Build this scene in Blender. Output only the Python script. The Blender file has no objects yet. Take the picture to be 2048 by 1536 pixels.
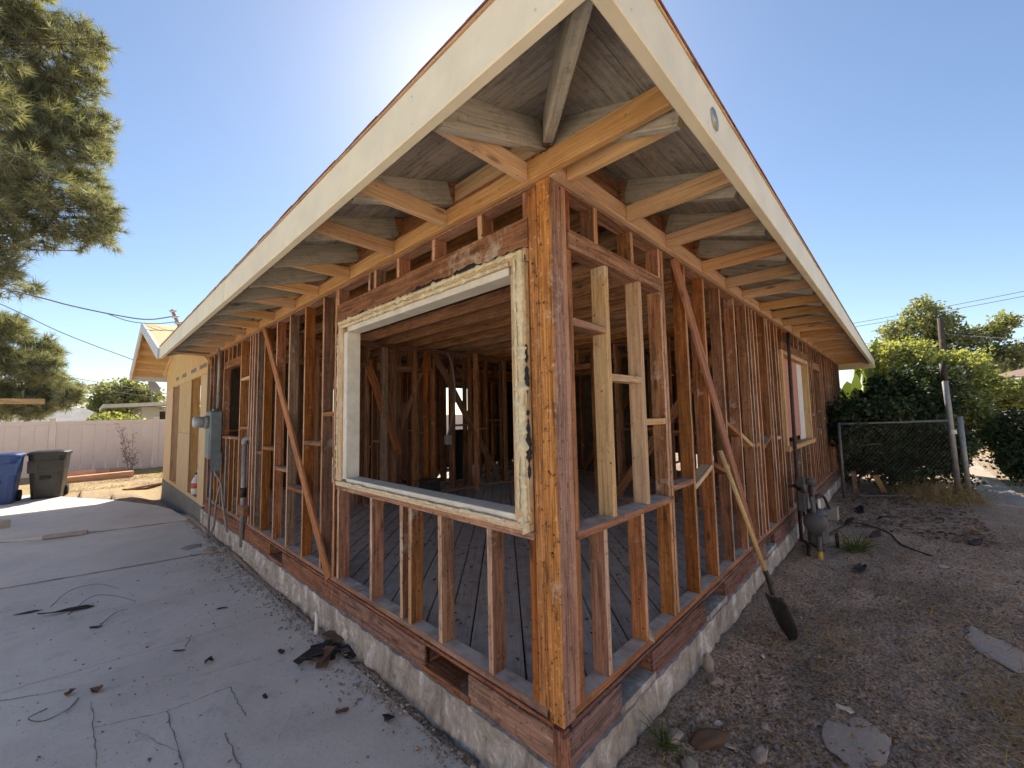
import bpy, bmesh, math, random
import numpy as np
from mathutils import Vector, Matrix, noise
random.seed(7); rng = np.random.default_rng(7)
scn = bpy.context.scene
COL = scn.collection
rad = math.radians

# ------------------------------------------------------------------ camera
cam_d = bpy.data.cameras.new('camera'); cam = bpy.data.objects.new('camera', cam_d); COL.objects.link(cam)
CAMP = Vector((-1.45637, -1.12944, 1.29334)); YAW, PIT, ROL = rad(43.748), rad(4.381), rad(-1.141)
f_ = Vector((math.cos(PIT)*math.cos(YAW), math.cos(PIT)*math.sin(YAW), math.sin(PIT)))
r0 = Vector((math.sin(YAW), -math.cos(YAW), 0)); u0 = r0.cross(f_)
r_ = math.cos(ROL)*r0 + math.sin(ROL)*u0; u_ = -math.sin(ROL)*r0 + math.cos(ROL)*u0
cam.matrix_world = Matrix(((r_.x, u_.x, -f_.x, CAMP.x), (r_.y, u_.y, -f_.y, CAMP.y), (r_.z, u_.z, -f_.z, CAMP.z), (0, 0, 0, 1)))
cam_d.sensor_width = 36; cam_d.lens = 36*813.87/2048; cam_d.clip_start = .02; cam_d.clip_end = 3000
scn.camera = cam

# ------------------------------------------------------------------ sky, sun, exposure
SUN_AZ, SUN_EL = 49.0, 42.0
world = bpy.data.worlds.new('World'); scn.world = world; world.use_nodes = True
wn = world.node_tree.nodes; wl = world.node_tree.links
bgn = wn['Background']; bgn.inputs['Strength'].default_value = .088
sky = wn.new('ShaderNodeTexSky'); sky.sky_type = 'NISHITA'; sky.sun_disc = False
sky.sun_elevation = rad(SUN_EL); sky.sun_rotation = rad(90-SUN_AZ)
sky.altitude = 0; sky.air_density = 1.0; sky.dust_density = .33; sky.ozone_density = 2.0
wl.new(sky.outputs[0], bgn.inputs['Color'])
sl = bpy.data.lights.new('sun', 'SUN'); sl.energy = 5.0; sl.angle = rad(.5); sl.color = (1, .9, .75)
so = bpy.data.objects.new('sun', sl); COL.objects.link(so)
sd = Vector((math.cos(rad(SUN_AZ))*math.cos(rad(SUN_EL)), math.sin(rad(SUN_AZ))*math.cos(rad(SUN_EL)), math.sin(rad(SUN_EL))))
so.rotation_euler = sd.to_track_quat('Z', 'Y').to_euler(); so.location = sd*60
vs = scn.view_settings; vs.view_transform = 'Standard'; vs.look = 'None'; vs.gamma = 1; vs.exposure = .95; vs.use_curve_mapping = False
scn.cycles.max_bounces = 8; scn.cycles.diffuse_bounces = 4; scn.cycles.use_adaptive_sampling = True; scn.cycles.adaptive_threshold = .025; scn.cycles.transparent_max_bounces = 8

# ------------------------------------------------------------------ material helpers
def new_mat(name):
    m = bpy.data.materials.new(name); m.use_nodes = True
    nt = m.node_tree; return m, nt, nt.nodes, nt.links, nt.nodes['Principled BSDF']
def nd(ns, t, **kw):
    n = ns.new(t)
    for k, v in kw.items():
        if k in n.inputs: n.inputs[k].default_value = v
        else: setattr(n, k, v)
    return n
def ramp(ns, ls, src, stops):
    r = ns.new('ShaderNodeValToRGB'); e = r.color_ramp.elements
    while len(e) > len(stops): e.remove(e[-1])
    while len(e) < len(stops): e.new(.5)
    for el, (p, c) in zip(e, stops):
        el.position = p; el.color = (c, c, c, 1) if isinstance(c, (int, float)) else (*c, 1)
    ls.new(src, r.inputs[0]); return r.outputs[0]
def mixc(ns, ls, fac, a, b, mode='MIX'):
    m = ns.new('ShaderNodeMix'); m.data_type = 'RGBA'; m.blend_type = mode
    for s, v in ((m.inputs[0], fac), (m.inputs[6], a), (m.inputs[7], b)):
        if isinstance(v, (int, float)): s.default_value = v
        elif isinstance(v, tuple): s.default_value = (*v, 1) if len(v) == 3 else v
        else: ls.new(v, s)
    return m.outputs[2]
def mth(ns, ls, op, a, b=0.0):
    m = ns.new('ShaderNodeMath'); m.operation = op
    for s, v in ((m.inputs[0], a), (m.inputs[1], b)):
        if isinstance(v, (int, float)): s.default_value = v
        else: ls.new(v, s)
    return m.outputs[0]
def objcoord(ns, ls, scale=(1, 1, 1)):
    """Object coordinates shifted by a per-object random amount."""
    tc = ns.new('ShaderNodeTexCoord'); oi = ns.new('ShaderNodeObjectInfo')
    off = nd(ns, 'ShaderNodeVectorMath', operation='SCALE'); off.inputs[0].default_value = (37, 19, 53); ls.new(oi.outputs['Random'], off.inputs[3])
    add = nd(ns, 'ShaderNodeVectorMath', operation='ADD'); ls.new(tc.outputs['Object'], add.inputs[0]); ls.new(off.outputs[0], add.inputs[1])
    mu = nd(ns, 'ShaderNodeVectorMath', operation='MULTIPLY'); ls.new(add.outputs[0], mu.inputs[0]); mu.inputs[1].default_value = scale
    return mu.outputs[0], add.outputs[0], oi.outputs['Random']
def bump(ns, ls, bs, h, strength=.3, dist=.004):
    b = nd(ns, 'ShaderNodeBump', Strength=strength, Distance=dist); ls.new(h, b.inputs['Height']); ls.new(b.outputs[0], bs.inputs['Normal'])

def wood(name, c_dark, c_mid, c_light, rough=.75, vary=.35, grain=1.0, nails=0.0, residue=0.0, dust=0.0, grime=.35, res_col=(.72, .67, .55), sat=1.0, age=0.0):
    """Lumber whose local X is the length; grain, knots, grime, nail holes, plaster residue, dust on top faces."""
    m, nt, ns, ls, bs = new_mat(name)
    v, raw, rnd = objcoord(ns, ls, (1.1, 26*grain, 26*grain))
    n1 = nd(ns, 'ShaderNodeTexNoise', Scale=2.2, Detail=4.0, Roughness=.62, Distortion=.6); ls.new(v, n1.inputs['Vector'])
    v2 = nd(ns, 'ShaderNodeVectorMath', operation='MULTIPLY'); ls.new(raw, v2.inputs[0]); v2.inputs[1].default_value = (4, 160*grain, 160*grain)
    n2 = nd(ns, 'ShaderNodeTexNoise', Scale=1.0, Detail=3.0); ls.new(v2.outputs[0], n2.inputs['Vector'])
    g = mth(ns, ls, 'ADD', mth(ns, ls, 'MULTIPLY', n1.outputs[0], .72), mth(ns, ls, 'MULTIPLY', n2.outputs[0], .28))
    col = ramp(ns, ls, g, [(.33, c_dark), (.46, c_mid), (.62, c_light)])
    # knots
    v3 = nd(ns, 'ShaderNodeVectorMath', operation='MULTIPLY'); ls.new(raw, v3.inputs[0]); v3.inputs[1].default_value = (2.2, 7, 7)
    vk = nd(ns, 'ShaderNodeTexVoronoi', Scale=1.0); ls.new(v3.outputs[0], vk.inputs['Vector'])
    kn = ramp(ns, ls, vk.outputs['Distance'], [(.05, 1.0), (.13, 0.0)])
    col = mixc(ns, ls, mth(ns, ls, 'MULTIPLY', kn, .65), col, tuple(x*.3 for x in c_dark))
    # grime
    n3 = nd(ns, 'ShaderNodeTexNoise', Scale=3.4, Detail=4.0, Roughness=.7); ls.new(raw, n3.inputs['Vector'])
    gr = ramp(ns, ls, n3.outputs[0], [(.5, 0.0), (.74, 1.0)])
    col = mixc(ns, ls, mth(ns, ls, 'MULTIPLY', gr, grime), col, tuple(x*.38 for x in c_dark))
    if age:
        v5 = nd(ns, 'ShaderNodeVectorMath', operation='MULTIPLY'); ls.new(raw, v5.inputs[0]); v5.inputs[1].default_value = (1.6, 13, 13)
        n7 = nd(ns, 'ShaderNodeTexNoise', Scale=1.6, Detail=3.0, Roughness=.72, Distortion=1.2); ls.new(v5.outputs[0], n7.inputs['Vector'])
        dk_ = ramp(ns, ls, n7.outputs[0], [(.5, 0.0), (.6, .55), (.72, 1.0)])
        col = mixc(ns, ls, mth(ns, ls, 'MULTIPLY', dk_, .85*age), col, (.035, .02, .012))
        n8 = nd(ns, 'ShaderNodeTexNoise', Scale=34.0, Detail=2.0, Roughness=.7); ls.new(raw, n8.inputs['Vector'])
        sp_k = ramp(ns, ls, n8.outputs[0], [(.6, 0.0), (.68, 1.0)])
        col = mixc(ns, ls, mth(ns, ls, 'MULTIPLY', sp_k, .7*age), col, (.04, .022, .014))
        lt_ = ramp(ns, ls, n8.outputs[0], [(.3, 1.0), (.37, 0.0)])
        col = mixc(ns, ls, mth(ns, ls, 'MULTIPLY', lt_, .4*age), col, tuple(min(.85, x*1.5+.08) for x in c_light))
    if vary:
        hs = nd(ns, 'ShaderNodeHueSaturation', Saturation=sat); ls.new(col, hs.inputs['Color'])
        mr = nd(ns, 'ShaderNodeMapRange'); mr.inputs[3].default_value = 1-vary; mr.inputs[4].default_value = 1+vary; ls.new(rnd, mr.inputs[0]); ls.new(mr.outputs[0], hs.inputs['Value'])
        h2 = mth(ns, ls, 'FRACT', mth(ns, ls, 'MULTIPLY', rnd, 7.31))
        mr2 = nd(ns, 'ShaderNodeMapRange'); mr2.inputs[3].default_value = .495; mr2.inputs[4].default_value = .505; ls.new(h2, mr2.inputs[0]); ls.new(mr2.outputs[0], hs.inputs['Hue'])
        mr3 = nd(ns, 'ShaderNodeMapRange'); mr3.inputs[3].default_value = .8; mr3.inputs[4].default_value = 1.12; ls.new(mth(ns, ls, 'FRACT', mth(ns, ls, 'MULTIPLY', rnd, 13.7)), mr3.inputs[0]); ls.new(mr3.outputs[0], hs.inputs['Saturation'])
        col = hs.outputs[0]
    if nails:
        vn = nd(ns, 'ShaderNodeTexVoronoi', Scale=13.0); ls.new(raw, vn.inputs['Vector'])
        nl = ramp(ns, ls, vn.outputs['Distance'], [(.06, 1.0), (.1, 0.0)])
        col = mixc(ns, ls, mth(ns, ls, 'MULTIPLY', nl, nails), col, (.02, .014, .01))
    if residue:
        n4 = nd(ns, 'ShaderNodeTexNoise', Scale=9.0, Detail=5.0, Roughness=.75); ls.new(raw, n4.inputs['Vector'])
        n5 = nd(ns, 'ShaderNodeTexNoise', Scale=1.7, Detail=2.0); ls.new(raw, n5.inputs['Vector'])
        s = mth(ns, ls, 'ADD', mth(ns, ls, 'MULTIPLY', n4.outputs[0], .5), mth(ns, ls, 'MULTIPLY', n5.outputs[0], .5))
        rs = ramp(ns, ls, s, [(.6-.17*residue, 0.0), (.72-.17*residue, 1.0)])
        col = mixc(ns, ls, mth(ns, ls, 'MULTIPLY', rs, .62), col, res_col)
    if dust:
        geo = ns.new('ShaderNodeNewGeometry'); sx = ns.new('ShaderNodeSeparateXYZ'); ls.new(geo.outputs['Normal'], sx.inputs[0])
        nz = ramp(ns, ls, sx.outputs[2], [(.75, 0.0), (.95, 1.0)])
        n6 = nd(ns, 'ShaderNodeTexNoise', Scale=11.0, Detail=6.0); ls.new(raw, n6.inputs['Vector'])
        dm = ramp(ns, ls, n6.outputs[0], [(.35, .45), (.6, 1.0)])
        col = mixc(ns, ls, mth(ns, ls, 'MULTIPLY', mth(ns, ls, 'MULTIPLY', nz, dm), dust), col, (.62, .55, .475))
    ls.new(col, bs.inputs['Base Color']); bs.inputs['Roughness'].default_value = rough; bs.inputs['Specular IOR Level'].default_value = .25
    bump(ns, ls, bs, g, .45, .0022)
    return m

def plain(name, c, rough=.6, metal=0.0, var=.15, scale=8.0, detail=6.0, bmp=.15, spec=.4, dirt=0.0, dirt_c=(.08, .06, .045), bdist=.004):
    m, nt, ns, ls, bs = new_mat(name)
    v, raw, rnd = objcoord(ns, ls)
    n1 = nd(ns, 'ShaderNodeTexNoise', Scale=scale, Detail=detail, Roughness=.65); ls.new(raw, n1.inputs['Vector'])
    col = ramp(ns, ls, n1.outputs[0], [(.28, tuple(x*(1-var) for x in c)), (.72, tuple(min(1, x*(1+var)) for x in c))])
    if dirt:
        n2 = nd(ns, 'ShaderNodeTexNoise', Scale=scale*.35, Detail=9.0, Roughness=.75); ls.new(raw, n2.inputs['Vector'])
        d = ramp(ns, ls, n2.outputs[0], [(.48, 0.0), (.68, 1.0)])
        col = mixc(ns, ls, mth(ns, ls, 'MULTIPLY', d, dirt), col, dirt_c)
    ls.new(col, bs.inputs['Base Color']); bs.inputs['Roughness'].default_value = rough; bs.inputs['Metallic'].default_value = metal; bs.inputs['Specular IOR Level'].default_value = spec
    if bmp: bump(ns, ls, bs, n1.outputs[0], bmp, bdist)
    return m

def leafmat(name, c1, c2, trans=.35, rough=.55):
    m, nt, ns, ls, bs = new_mat(name)
    at = nd(ns, 'ShaderNodeAttribute', attribute_name='tone')
    col = ramp(ns, ls, at.outputs['Fac'], [(0.0, c1), (1.0, c2)])
    ls.new(col, bs.inputs['Base Color']); bs.inputs['Roughness'].default_value = rough; bs.inputs['Specular IOR Level'].default_value = .3
    tr = ns.new('ShaderNodeBsdfTranslucent'); ls.new(mixc(ns, ls, 1.0, col, (1.5, 1.4, .55), 'MULTIPLY'), tr.inputs[0])
    mx = ns.new('ShaderNodeMixShader'); mx.inputs[0].default_value = trans
    ls.new(bs.outputs[0], mx.inputs[1]); ls.new(tr.outputs[0], mx.inputs[2]); ls.new(mx.outputs[0], ns['Material Output'].inputs[0])
    return m

M = {}
M['stud'] = wood('old_stud_wood', (0.1, 0.035, 0.014), (0.27, 0.105, 0.038), (0.42, 0.185, 0.072), nails=.8, residue=.06, dust=.6, vary=.28, age=0.6)
M['stud2'] = wood('old_stud_wood_plaster_marks', (0.1, 0.04, 0.018), (0.27, 0.115, 0.047), (0.42, 0.205, 0.09), nails=.8, residue=.16, dust=.6, vary=.25, age=0.6)
M['studgrey'] = wood('weathered_stud_wood', (0.1, 0.055, 0.032), (0.2, 0.115, 0.07), (0.32, 0.2, 0.13), nails=.7, residue=.16, dust=.6, vary=.2, age=0.6)
M['post'] = wood('corner_post_wood', (0.12, 0.042, 0.015), (0.42, 0.175, 0.058), (0.62, 0.305, 0.115), nails=1.0, residue=.07, grain=1.5, vary=.12, grime=.45, age=1.0)
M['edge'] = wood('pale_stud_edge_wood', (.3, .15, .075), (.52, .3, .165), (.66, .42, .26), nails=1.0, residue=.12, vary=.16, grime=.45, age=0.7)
M['instud'] = wood('shade_toned_inside_stud_wood', (0.055, 0.022, 0.01), (0.18, 0.078, 0.032), (0.31, 0.15, 0.065), vary=.35, grime=.5, nails=.3)  # same wood as the other studs; interior shade is put into the colour
M['rednew'] = wood('brace_wood', (0.2, 0.08, 0.037), (0.4, 0.175, 0.085), (0.52, 0.255, 0.135), residue=.04, vary=.12, age=0.4)
M['new'] = wood('new_lumber', (0.42, 0.215, 0.085), (0.64, 0.37, 0.155), (0.76, 0.5, 0.25), nails=.4, vary=.13, grime=.12, grain=1.3, residue=0, age=0.12)
M['infill'] = wood('infill_stud_wood', (0.36, 0.19, 0.075), (0.57, 0.34, 0.15), (0.7, 0.46, 0.23), nails=.7, vary=.12, grime=.15, residue=.14, age=0.35)
M['rim'] = wood('rim_board_wood', (0.128, 0.054, 0.029), (0.255, 0.112, 0.061), (0.405, 0.195, 0.116), vary=.15, residue=.2, grime=.6, res_col=(.4, .36, .32), nails=.5, age=0.9)
M['rimred'] = wood('rim_board_red_paint', (0.085, 0.04, 0.03), (0.19, 0.1, 0.078), (0.31, 0.18, 0.145), vary=.1, residue=.26, grime=.5, res_col=(.4, .36, .32), age=0.9)
M['plate'] = wood('sole_plate_wood', (0.168, 0.08, 0.043), (0.308, 0.145, 0.08), (0.462, 0.246, 0.145), vary=.12, dust=1.0, residue=.16, res_col=(.38, .35, .32), age=0.5)
M['floor'] = wood('subfloor_board', (0.16, 0.125, 0.1), (0.33, 0.27, 0.22), (0.5, 0.43, 0.365), vary=.22, dust=.6, grime=.35, nails=.3, age=0.4)
M['greypaint'] = wood('grey_painted_wood', (0.31, 0.285, 0.227), (0.48, 0.45, 0.362), (0.589, 0.555, 0.454), vary=.1, grain=1.8, grime=.5, nails=.25, residue=.04, age=0.35)
M['greydeck'] = wood('grey_painted_deck_board', (0.27, 0.246, 0.202), (0.405, 0.374, 0.31), (0.513, 0.476, 0.395), vary=.1, grain=1.2, grime=.55, nails=.1, age=0.45)
M['joist'] = wood('ceiling_joist_wood', (0.15, 0.065, 0.024), (0.32, 0.155, 0.062), (0.46, 0.25, 0.11), vary=.25, nails=.2, age=0.5)
M['osb'] = wood('sheathing_panel_wood', (0.48, 0.3, 0.125), (0.62, 0.42, 0.19), (0.7, 0.51, 0.26), vary=.07, grime=.1, grain=.8)
M['redosb'] = plain('pink_board', (.5, .24, .17), .85, var=.35, scale=40, bmp=.2)
M['fascia'] = plain('cream_fascia_paint', (.84, .775, .57), .5, var=.09, scale=4, bmp=.12, dirt=.16, dirt_c=(.5, .46, .36), spec=.45)
M['rakepaint'] = plain('primer_white_paint', (.62, .66, .68), .6, var=.12, scale=6, bmp=.05, dirt=.25, dirt_c=(.35, .4, .42))
M['shingle'] = plain('red_shingle_edge', (.22, .085, .06), .9, var=.4, scale=30, bmp=.4)
M['casing'] = wood('window_casing_wood', (.48, .29, .12), (.62, .41, .2), (.72, .52, .3), vary=.06, residue=.42, res_col=(.78, .7, .5), grime=.35, grain=1.4, nails=.6, age=0.5)
M['casingw'] = plain('window_white_paint', (.7, .66, .55), .6, var=.14, scale=9, bmp=.3, dirt=.3, dirt_c=(.45, .4, .3))
M['putty'] = plain('cream_putty', (.7, .6, .38), .8, var=.25, scale=25, bmp=.5, dirt=.35, dirt_c=(.12, .1, .07))
M['tar'] = plain('dark_felt', (.018, .017, .017), .8, var=.5, scale=20, bmp=.3)
M['felt'] = plain('shade_dark_lining', (.085, .06, .045), .95, var=.4, scale=6, bmp=.2)  # made-up dark lining, toned to keep the interior in shade
M['conc'] = None
M['galv'] = plain('galvanized_steel', (.3, .295, .275), .55, .3, var=.25, scale=14, bmp=.05, dirt=.25, dirt_c=(.2, .17, .13))
M['metergrey'] = plain('grey_enamel', (.17, .2, .2), .5, var=.25, scale=9, bmp=.08, dirt=.3, dirt_c=(.3, .28, .24))
M['gasgrey'] = plain('gas_meter_paint', (.1, .105, .105), .55, var=.25, scale=12, bmp=.15, dirt=.45)
M['glass'] = plain('meter_glass', (.42, .44, .42), .15, var=.15, spec=.6)
M['iron'] = plain('rusty_black_pipe', (.055, .038, .03), .65, .3, var=.5, scale=20, bmp=.2)
M['yellow'] = plain('yellow_sleeve', (.5, .36, .05), .6, var=.25, scale=20)
M['rubble'] = plain('broken_concrete', (.34, .295, .245), .95, var=.45, scale=14, bmp=.4)
M['rubbled'] = plain('dirt_pebble', (.3, .24, .19), .95, var=.4, scale=14, bmp=.4)
M['darkscrap'] = plain('dark_scrap', (.032, .029, .027), .85, var=.6, scale=18, bmp=.4)
M['brownscrap'] = plain('brown_scrap', (.12, .075, .05), .9, var=.45, scale=16, bmp=.4)
M['palescrap'] = plain('pale_scrap', (.55, .52, .45), .85, var=.2, scale=16, bmp=.3)
M['fence'] = plain('beige_vinyl', (.86, .72, .62), .6, var=.05, scale=2, bmp=.03, dirt=.12, dirt_c=(.48, .4, .36))
M['blue'] = plain('blue_plastic', (.018, .055, .19), .42, var=.18, scale=5, bmp=.05, dirt=.2, dirt_c=(.12, .13, .16))
M['blackp'] = plain('black_plastic', (.03, .03, .027), .42, var=.3, scale=5, bmp=.05, dirt=.3, dirt_c=(.1, .095, .08))
M['handle'] = wood('ash_handle_wood', (.46, .29, .1), (.6, .4, .16), (.68, .48, .22), vary=.05, rough=.5, grime=.2)
M['shovel'] = plain('worn_shovel_steel', (.06, .06, .062), .5, .6, var=.35, scale=14, bmp=.08, dirt=.4, dirt_c=(.16, .13, .1))
M['bark'] = plain('bark', (.11, .08, .06), .95, var=.4, scale=14, bmp=.6)
M['rooftile'] = plain('grey_roof', (.3, .29, .28), .9, var=.25, scale=3, bmp=.3)
M['browntile'] = plain('brown_roof', (.3, .2, .15), .9, var=.25, scale=3, bmp=.3)
M['stucco'] = plain('white_stucco', (.7, .68, .63), .9, var=.06, scale=6, bmp=.2)
M['pinkstucco'] = plain('pink_stucco', (.62, .5, .42), .9, var=.06, scale=6, bmp=.2)
M['wire'] = plain('cable_grey', (.2, .2, .21), .7, var=.1, bmp=0)
M['wireblack'] = plain('cable_black', (.02, .02, .022), .6, var=.2, bmp=0)
M['whiteplastic'] = plain('white_plastic', (.75, .75, .72), .4, var=.05, bmp=0)
M['copperlumber'] = wood('stacked_lumber_wood', (0.504, 0.25, 0.143), (0.66, 0.362, 0.221), (0.792, 0.5, 0.338), vary=.1, grime=.1)
M['concbase'] = plain('new_footing_concrete', (.17, .18, .165), .9, var=.16, scale=4, bmp=.25, dirt=.3, dirt_c=(.26, .25, .23))
M['darkglass'] = plain('dark_window', (.03, .035, .04), .12, var=.1, bmp=0, spec=.6)
M['dustfloor'] = plain('crawl_soil', (.16, .13, .1), 1, var=.3, scale=6)
M['slabstone'] = plain('flat_grey_stone', (.43, .36, .29), .9, var=.18, scale=7, bmp=.4)

def mat_concrete():
    m, nt, ns, ls, bs = new_mat('driveway_concrete')
    tc = ns.new('ShaderNodeTexCoord'); P = tc.outputs['Object']
    a = nd(ns, 'ShaderNodeTexNoise', Scale=1.1, Detail=8.0, Roughness=.65, Distortion=.4); ls.new(P, a.inputs['Vector'])
    b = nd(ns, 'ShaderNodeTexNoise', Scale=60.0, Detail=5.0, Roughness=.7); ls.new(P, b.inputs['Vector'])
    s = nd(ns, 'ShaderNodeTexNoise', Scale=6.0, Detail=9.0, Roughness=.72); ls.new(P, s.inputs['Vector'])
    col = ramp(ns, ls, a.outputs[0], [(.3, (.57, .54, .485)), (.5, (.66, .625, .56)), (.7, (.72, .685, .62))])
    col = mixc(ns, ls, .22, col, ramp(ns, ls, b.outputs[0], [(.3, (.2, .2, .2)), (.7, (.7, .68, .66))]), 'OVERLAY')
    st = ramp(ns, ls, s.outputs[0], [(.55, 0.0), (.75, 1.0)])
    col = mixc(ns, ls, mth(ns, ls, 'MULTIPLY', st, .4), col, (.2, .19, .18))
    sp = nd(ns, 'ShaderNodeTexVoronoi', Scale=26.0); ls.new(P, sp.inputs['Vector'])
    col = mixc(ns, ls, mth(ns, ls, 'MULTIPLY', ramp(ns, ls, sp.outputs['Distance'], [(.07, 1.0), (.12, 0.0)]), .55), col, (.1, .09, .085))
    ls.new(col, bs.inputs['Base Color']); bs.inputs['Roughness'].default_value = .88; bs.inputs['Specular IOR Level'].default_value = .3
    h = mth(ns, ls, 'ADD', mth(ns, ls, 'MULTIPLY', b.outputs[0], .4), s.outputs[0]); bump(ns, ls, bs, h, .5, .006)
    return m
M['conc'] = mat_concrete()
def mat_foundation():
    m, nt, ns, ls, bs = new_mat('rough_stem_wall_concrete')
    tc = ns.new('ShaderNodeTexCoord'); P = tc.outputs['Object']
    st_ = nd(ns, 'ShaderNodeVectorMath', operation='MULTIPLY'); ls.new(P, st_.inputs[0]); st_.inputs[1].default_value = (1, 1, .42)
    a = nd(ns, 'ShaderNodeTexNoise', Scale=6.5, Detail=11.0, Roughness=.74, Distortion=.5); ls.new(st_.outputs[0], a.inputs['Vector'])
    b = nd(ns, 'ShaderNodeTexNoise', Scale=30.0, Detail=6.0, Roughness=.7); ls.new(P, b.inputs['Vector'])
    col = ramp(ns, ls, a.outputs[0], [(.34, (.19, .165, .135)), (.46, (.36, .33, .28)), (.55, (.45, .42, .37)), (.6, (.66, .64, .59)), (.72, (.72, .7, .66))])
    col = mixc(ns, ls, .25, col, ramp(ns, ls, b.outputs[0], [(.3, .15), (.7, .8)]), 'OVERLAY')
    ls.new(col, bs.inputs['Base Color']); bs.inputs['Roughness'].default_value = .95
    bump(ns, ls, bs, mth(ns, ls, 'ADD', a.outputs[0], mth(ns, ls, 'MULTIPLY', b.outputs[0], .4)), .8, .02)
    return m
M['found'] = mat_foundation()
def mat_dirt():
    m, nt, ns, ls, bs = new_mat('bare_dirt')
    tc = ns.new('ShaderNodeTexCoord'); P = tc.outputs['Object']
    a = nd(ns, 'ShaderNodeTexNoise', Scale=.9, Detail=9.0, Roughness=.7, Distortion=.5); ls.new(P, a.inputs['Vector'])
    b = nd(ns, 'ShaderNodeTexNoise', Scale=52.0, Detail=6.0, Roughness=.8); ls.new(P, b.inputs['Vector'])
    col = ramp(ns, ls, a.outputs[0], [(.3, (.24, .175, .12)), (.5, (.37, .28, .2)), (.7, (.5, .39, .29))])
    col = mixc(ns, ls, .85, col, ramp(ns, ls, b.outputs[0], [(.36, .08), (.64, .92)]), 'OVERLAY')
    sp = nd(ns, 'ShaderNodeTexVoronoi', Scale=45.0); ls.new(P, sp.inputs['Vector'])
    col = mixc(ns, ls, mth(ns, ls, 'MULTIPLY', ramp(ns, ls, sp.outputs['Distance'], [(.12, 1.0), (.2, 0.0)]), .5), col, (.42, .38, .33))
    # dry straw tint in patches far from the house
    c = nd(ns, 'ShaderNodeTexNoise', Scale=.55, Detail=6.0, Roughness=.7); ls.new(P, c.inputs['Vector'])
    sx = ns.new('ShaderNodeSeparateXYZ'); ls.new(P, sx.inputs[0])
    far = mth(ns, ls, 'MULTIPLY', ramp(ns, ls, mth(ns, ls, 'MULTIPLY', sx.outputs[1], .05), [(.62, 0.0), (.72, 1.0)]), .75)
    col = mixc(ns, ls, mth(ns, ls, 'MULTIPLY', ramp(ns, ls, c.outputs[0], [(.38, 0.0), (.55, 1.0)]), far), col, (.48, .37, .17))
    ls.new(col, bs.inputs['Base Color']); bs.inputs['Roughness'].default_value = 1.0; bs.inputs['Specular IOR Level'].default_value = .15
    bump(ns, ls, bs, mth(ns, ls, 'ADD', mth(ns, ls, 'MULTIPLY', b.outputs[0], .5), sp.outputs['Distance']), .7, .012)
    return m
M['dirt'] = mat_dirt()
M['pine'] = leafmat('pine_needles', (.12, .135, .085), (.4, .415, .29), .35)
M['leafdark'] = leafmat('dark_green_leaf', (.018, .032, .013), (.06, .09, .032), .2)
M['leaflight'] = leafmat('light_green_leaf', (.17, .205, .08), (.46, .48, .22), .5)
M['leaftree'] = leafmat('tree_leaf', (.14, .165, .09), (.37, .39, .22), .45)
M['banana'] = leafmat('banana_leaf_green', (.05, .085, .025), (.14, .19, .065), .3)
M['straw'] = leafmat('dry_straw', (.24, .17, .08), (.5, .39, .2), .2, .8)
M['grass'] = leafmat('green_grass', (.05, .08, .02), (.12, .17, .05), .3)
M['drystem'] = leafmat('dry_brown_stem', (.12, .07, .04), (.25, .15, .08), .1, .9)

# ------------------------------------------------------------------ mesh helpers
def tag(o, label=None, cat=None, group=None, kind=None):
    if label: o['label'] = label
    if cat: o['category'] = cat
    if group: o['group'] = group
    if kind: o['kind'] = kind
    return o
def link(name, me, mat=None, parent=None):
    o = bpy.data.objects.new(name, me); COL.objects.link(o)
    if mat is not None and me is not None and not me.materials: me.materials.append(mat)
    if parent is not None: o.parent = parent
    return o
def empty(name, loc=(0, 0, 0), rz=0.0):
    o = bpy.data.objects.new(name, None); COL.objects.link(o); o.location = loc; o.rotation_euler = (0, 0, rz); o.empty_display_size = .1; return o
def pymesh(name, verts, faces, smooth=False):
    me = bpy.data.meshes.new(name); me.from_pydata([tuple(v) for v in verts], [], faces); me.update()
    if smooth: me.polygons.foreach_set('use_smooth', [True]*len(me.polygons))
    return me
def npmesh(name, V, F, tone=None):
    """fast mesh from arrays: V (n,3), F (m,k)"""
    me = bpy.data.meshes.new(name); n, k = F.shape
    me.vertices.add(len(V)); me.vertices.foreach_set('co', np.asarray(V, np.float32).ravel())
    me.loops.add(n*k); me.loops.foreach_set('vertex_index', F.astype(np.int32).ravel())
    me.polygons.add(n); me.polygons.foreach_set('loop_start', np.arange(0, n*k, k, dtype=np.int32))
    me.update(calc_edges=True); me.validate()
    if tone is not None:
        a = me.attributes.new('tone', 'FLOAT', 'POINT'); a.data.foreach_set('value', np.asarray(tone, np.float32))
    return me
_cache = {}
def boxmesh(L, w, h, mat, bev=.0022):
    k = (round(L, 3), round(w, 3), round(h, 3), mat.name, bev)
    if k in _cache: return _cache[k]
    bm = bmesh.new(); bmesh.ops.create_cube(bm, size=1)
    for v in bm.verts: v.co = Vector((v.co.x*L, v.co.y*w, v.co.z*h))
    if bev: bmesh.ops.bevel(bm, geom=list(bm.edges), offset=min(bev, .3*min(L, w, h)), segments=1, affect='EDGES', profile=.5)
    me = bpy.data.meshes.new('lumber'); bm.to_mesh(me); bm.free(); me.materials.append(mat); _cache[k] = me; return me
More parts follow.
